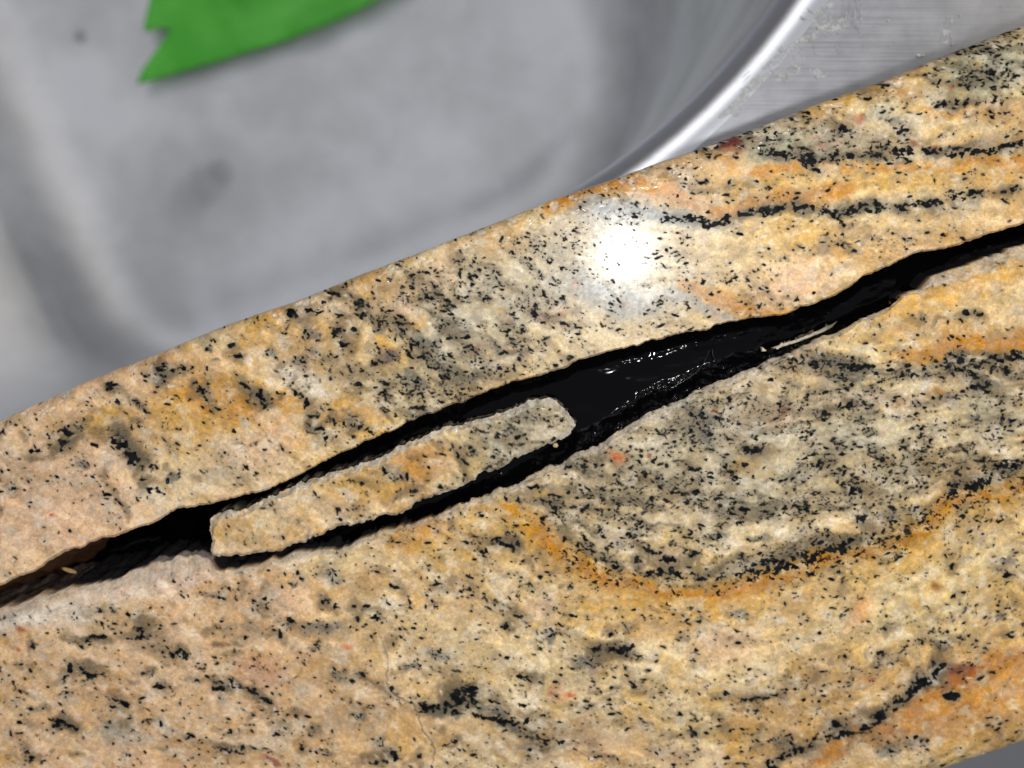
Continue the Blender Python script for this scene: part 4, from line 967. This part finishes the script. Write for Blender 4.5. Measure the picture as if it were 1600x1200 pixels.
# wall of the sliver, joined to its ragged bevel
allV = VV.tolist(); allC = CC.tolist(); wf = []
prev = list(range(nb))
bxx, byy = VV[:nb, 0], VV[:nb, 1]
for k in range(1, 9):
    cur = []
    for i in range(nb):
        n = float(fbm(np.array(i / 4.), np.array(k * .9), 5, 3)) - .5
        allV.append([bxx[i] + n * .0008, byy[i] + n * .0008, VV[i, 2] - .011 * k / 8])
        cur.append(len(allV) - 1)
        wet = min(1, k / 2.5)
        c0 = np.array([.55, .47, .36]) * (1 - wet) + np.array([.02, .018, .02]) * wet
        allC.append([*c0, 0])
    for i in range(nb):
        j = (i + 1) % nb
        wf.append([prev[i], prev[j], cur[j], cur[i]])
    prev = cur
wf.append(prev[::-1])
submesh('broken_face', brF + wf, np.array(allV), np.array(allC), M_BRK, root)

# ------------------------------------------------------------------ black resin in the crack
ex = np.concatenate([np.arange(-260, 250, 8), np.arange(250, 1860, 2.0)])
yu, yl = c_up(ex) - 3, c_lo(ex) + 1.5
nt_ = 90
T = np.linspace(0, 1, nt_)[:, None]
EX = np.broadcast_to(ex, (nt_, len(ex)))
EY = yu + (yl - yu) * T
dl = yl - EY                                                     # pixels from the lower lip
film = np.interp(ex, [300, 335, 460, 640, 720, 900, 1000, 1200, 1300, 1440, 1460, 1900], [18, 24, 24, 26, 26, 38, 44, 34, 26, 18, 3, 3])
edge_z = np.interp(ex, [-400, 300, 330, 345, 1440, 1455, 1900], [-.013, -.013, -.004, -.0009, -.0010, -.006, -.008])
pool = np.interp(ex, [250, 345, 700, 900, 1150, 1400, 1500, 1900], [-.014, -.008, -.0042, -.0030, -.0030, -.0042, -.009, -.010])
f = np.clip(1 - dl / film, 0, 1)
z = pool + (edge_z - pool) * (f ** 1.7)
cr1 = fbm(EX / 26, EY / 15, 2, 3, .5) - .5
cr2 = fbm(EX / 9, EY / 7, 8, 3, .5) - .5
act = np.clip(f * 2.2, 0, 1) * sstep(1470, 1440, EX)
z = z + act * (.0011 * cr1 + .00030 * cr2) + .0002 * (fbm(EX / 60, EY / 24, 5, 3) - .5)
# a little climb at the upper lip
du = EY - yu
z = np.where(du < 22, z + (1 - du / 22) ** 1.4 * (.0030) + act * 0, z)
z = z + (.0005 * (fbm(EX / 20, EY / 10, 3, 3) - .5)) * sstep(40, 10, du)
# drawn-out ridges of resin
for pts_, h, w in [([(955, 668), (1010, 637), (1060, 612), (1100, 588), (1140, 571), (1190, 556)], .0003, 12), ([(900, 697), (930, 668), (985, 655)], .0003, 8), ([(1090, 540), (1180, 522), (1240, 502), (1290, 478)], .0003, 9), ([(930, 590), (1000, 566), (1080, 545), (1130, 532)], .0001, 8), ([(1200, 548), (1270, 526), (1330, 500), (1400, 468), (1440, 452)], .0008, 7)]:
    d = None
    for (ax, ay), (cx, cy) in zip(pts_[:-1], pts_[1:]):
        vx, vy = cx - ax, cy - ay
        t = np.clip(((EX - ax) * vx + (EY - ay) * vy) / (vx * vx + vy * vy), 0, 1)
        q = np.hypot(EX - ax - t * vx, EY - ay - t * vy); d = q if d is None else np.minimum(d, q)
    z = z + h * np.exp(-(d / w) ** 2) * (.5 + fbm(EX / 30, EY / 30, 4, 2))
z = np.minimum(z, -.0005)
X, Y, Z = unproject(EX, EY, z)
P = np.stack([X, Y, Z], -1)
bot = P[[-1, 0]].copy(); bot[..., 2] = -.0195
P = np.concatenate([P, bot])
resin = empty('black_resin', pt(1000, 600, -.0195))
tag(resin, 'glossy black resin glue filling the crack between the granite pieces', 'glue')
rm = grid_mesh('resin_fill', P, wrap_rows=True, caps=True)
fa = rm.attributes.new('film', 'FLOAT', 'POINT')
fa.data.foreach_set('value', np.concatenate([act, act[:2] * 0]).reshape(-1).astype(np.float32))
link_mesh('resin_fill', rm, M_EPX, resin)


def strand(pts_, r):
    c = bpy.data.curves.new('resin_strand', 'CURVE'); c.dimensions = '3D'
    s = c.splines.new('POLY'); 
    q = [pt(*p) for p in pts_]
    # rounded by a Catmull-Rom pass
    o = []
    for i in range(len(q) - 1):
        p0, p1, p2, p3 = q[max(0, i - 1)], q[i], q[i + 1], q[min(len(q) - 1, i + 2)]
        for k in range(8):
            t = k / 8
            o.append(.5 * ((2 * p1) + (p2 - p0) * t + (2 * p0 - 5 * p1 + 4 * p2 - p3) * t * t + (3 * p1 - p0 - 3 * p2 + p3) * t ** 3))
    o.append(q[-1])
    s.points.add(len(o) - 1)
    for a, b in zip(s.points, o): a.co = (*b, 1)
    c.bevel_depth = r; c.bevel_resolution = 2
    tmp = bpy.data.objects.new('tmp', c); COL.objects.link(tmp)
    me = bpy.data.meshes.new_from_object(tmp.evaluated_get(bpy.context.evaluated_depsgraph_get()))
    bpy.data.objects.remove(tmp)
    me.materials.clear()
    link_mesh('resin_strand', me, M_STR, resin)


for pts_, r in [([(1050, 606, -.0024), (1090, 580, -.0026), (1108, 548, -.003), (1112, 534, -.0034)], .00007),
                ([(1113, 545, -.003), (1114, 556, -.0026), (1118, 562, -.0024)], .00010),
                ([(975, 574, -.0038), (1030, 552, -.0036), (1080, 540, -.0034), (1110, 531, -.0034)], .00006),
                ([(925, 660, -.0036), (945, 645, -.0036), (957, 632, -.0036)], .00008)]:
    strand(pts_, r)

# two crumbs of broken stone left in the crack
def crumb(name, x, y, z, rx, ry, rz, ang, colr, seed):
    n, m_ = 14, 9
    c, s_ = math.cos(ang), math.sin(ang)
    V = []
    rr = np.random.RandomState(seed)
    c0 = pt(x, y, z)
    for i in range(m_):
        th = math.pi * i / (m_ - 1)
        for j in range(n):
            ph = 2 * math.pi * j / n
            k = 1 + .42 * (float(fbm(np.array(ph * 1.1 + seed), np.array(th * 1.7 + seed), 3, 3)) - .5)
            a, b, h = rx * math.sin(th) * math.cos(ph) * k, ry * math.sin(th) * math.sin(ph) * k, rz * math.cos(th) * k
            V.append((c0.x + a * c - b * s_, c0.y + a * s_ + b * c, c0.z + h))
    Pm = np.array(V).reshape(m_, n, 3)
    C = np.zeros((m_, n, 4)); C[..., :3] = colr
    return link_mesh(name, grid_mesh(name, Pm, C, wrap_cols=True), M_BRK, None)


tag(crumb('stone_crumb', 868, 696, -.0014, .00036, .00032, .0003, 0, (.62, .50, .28), 2), 'tiny yellowish grain of stone on the resin under the sliver', 'stone crumb')
tag(crumb('stone_crumb', 108, 891, -.0045, .0011, .00028, .0003, -.35, (.60, .36, .14), 5), 'amber splinter of stone in the dark left end of the crack', 'stone crumb')
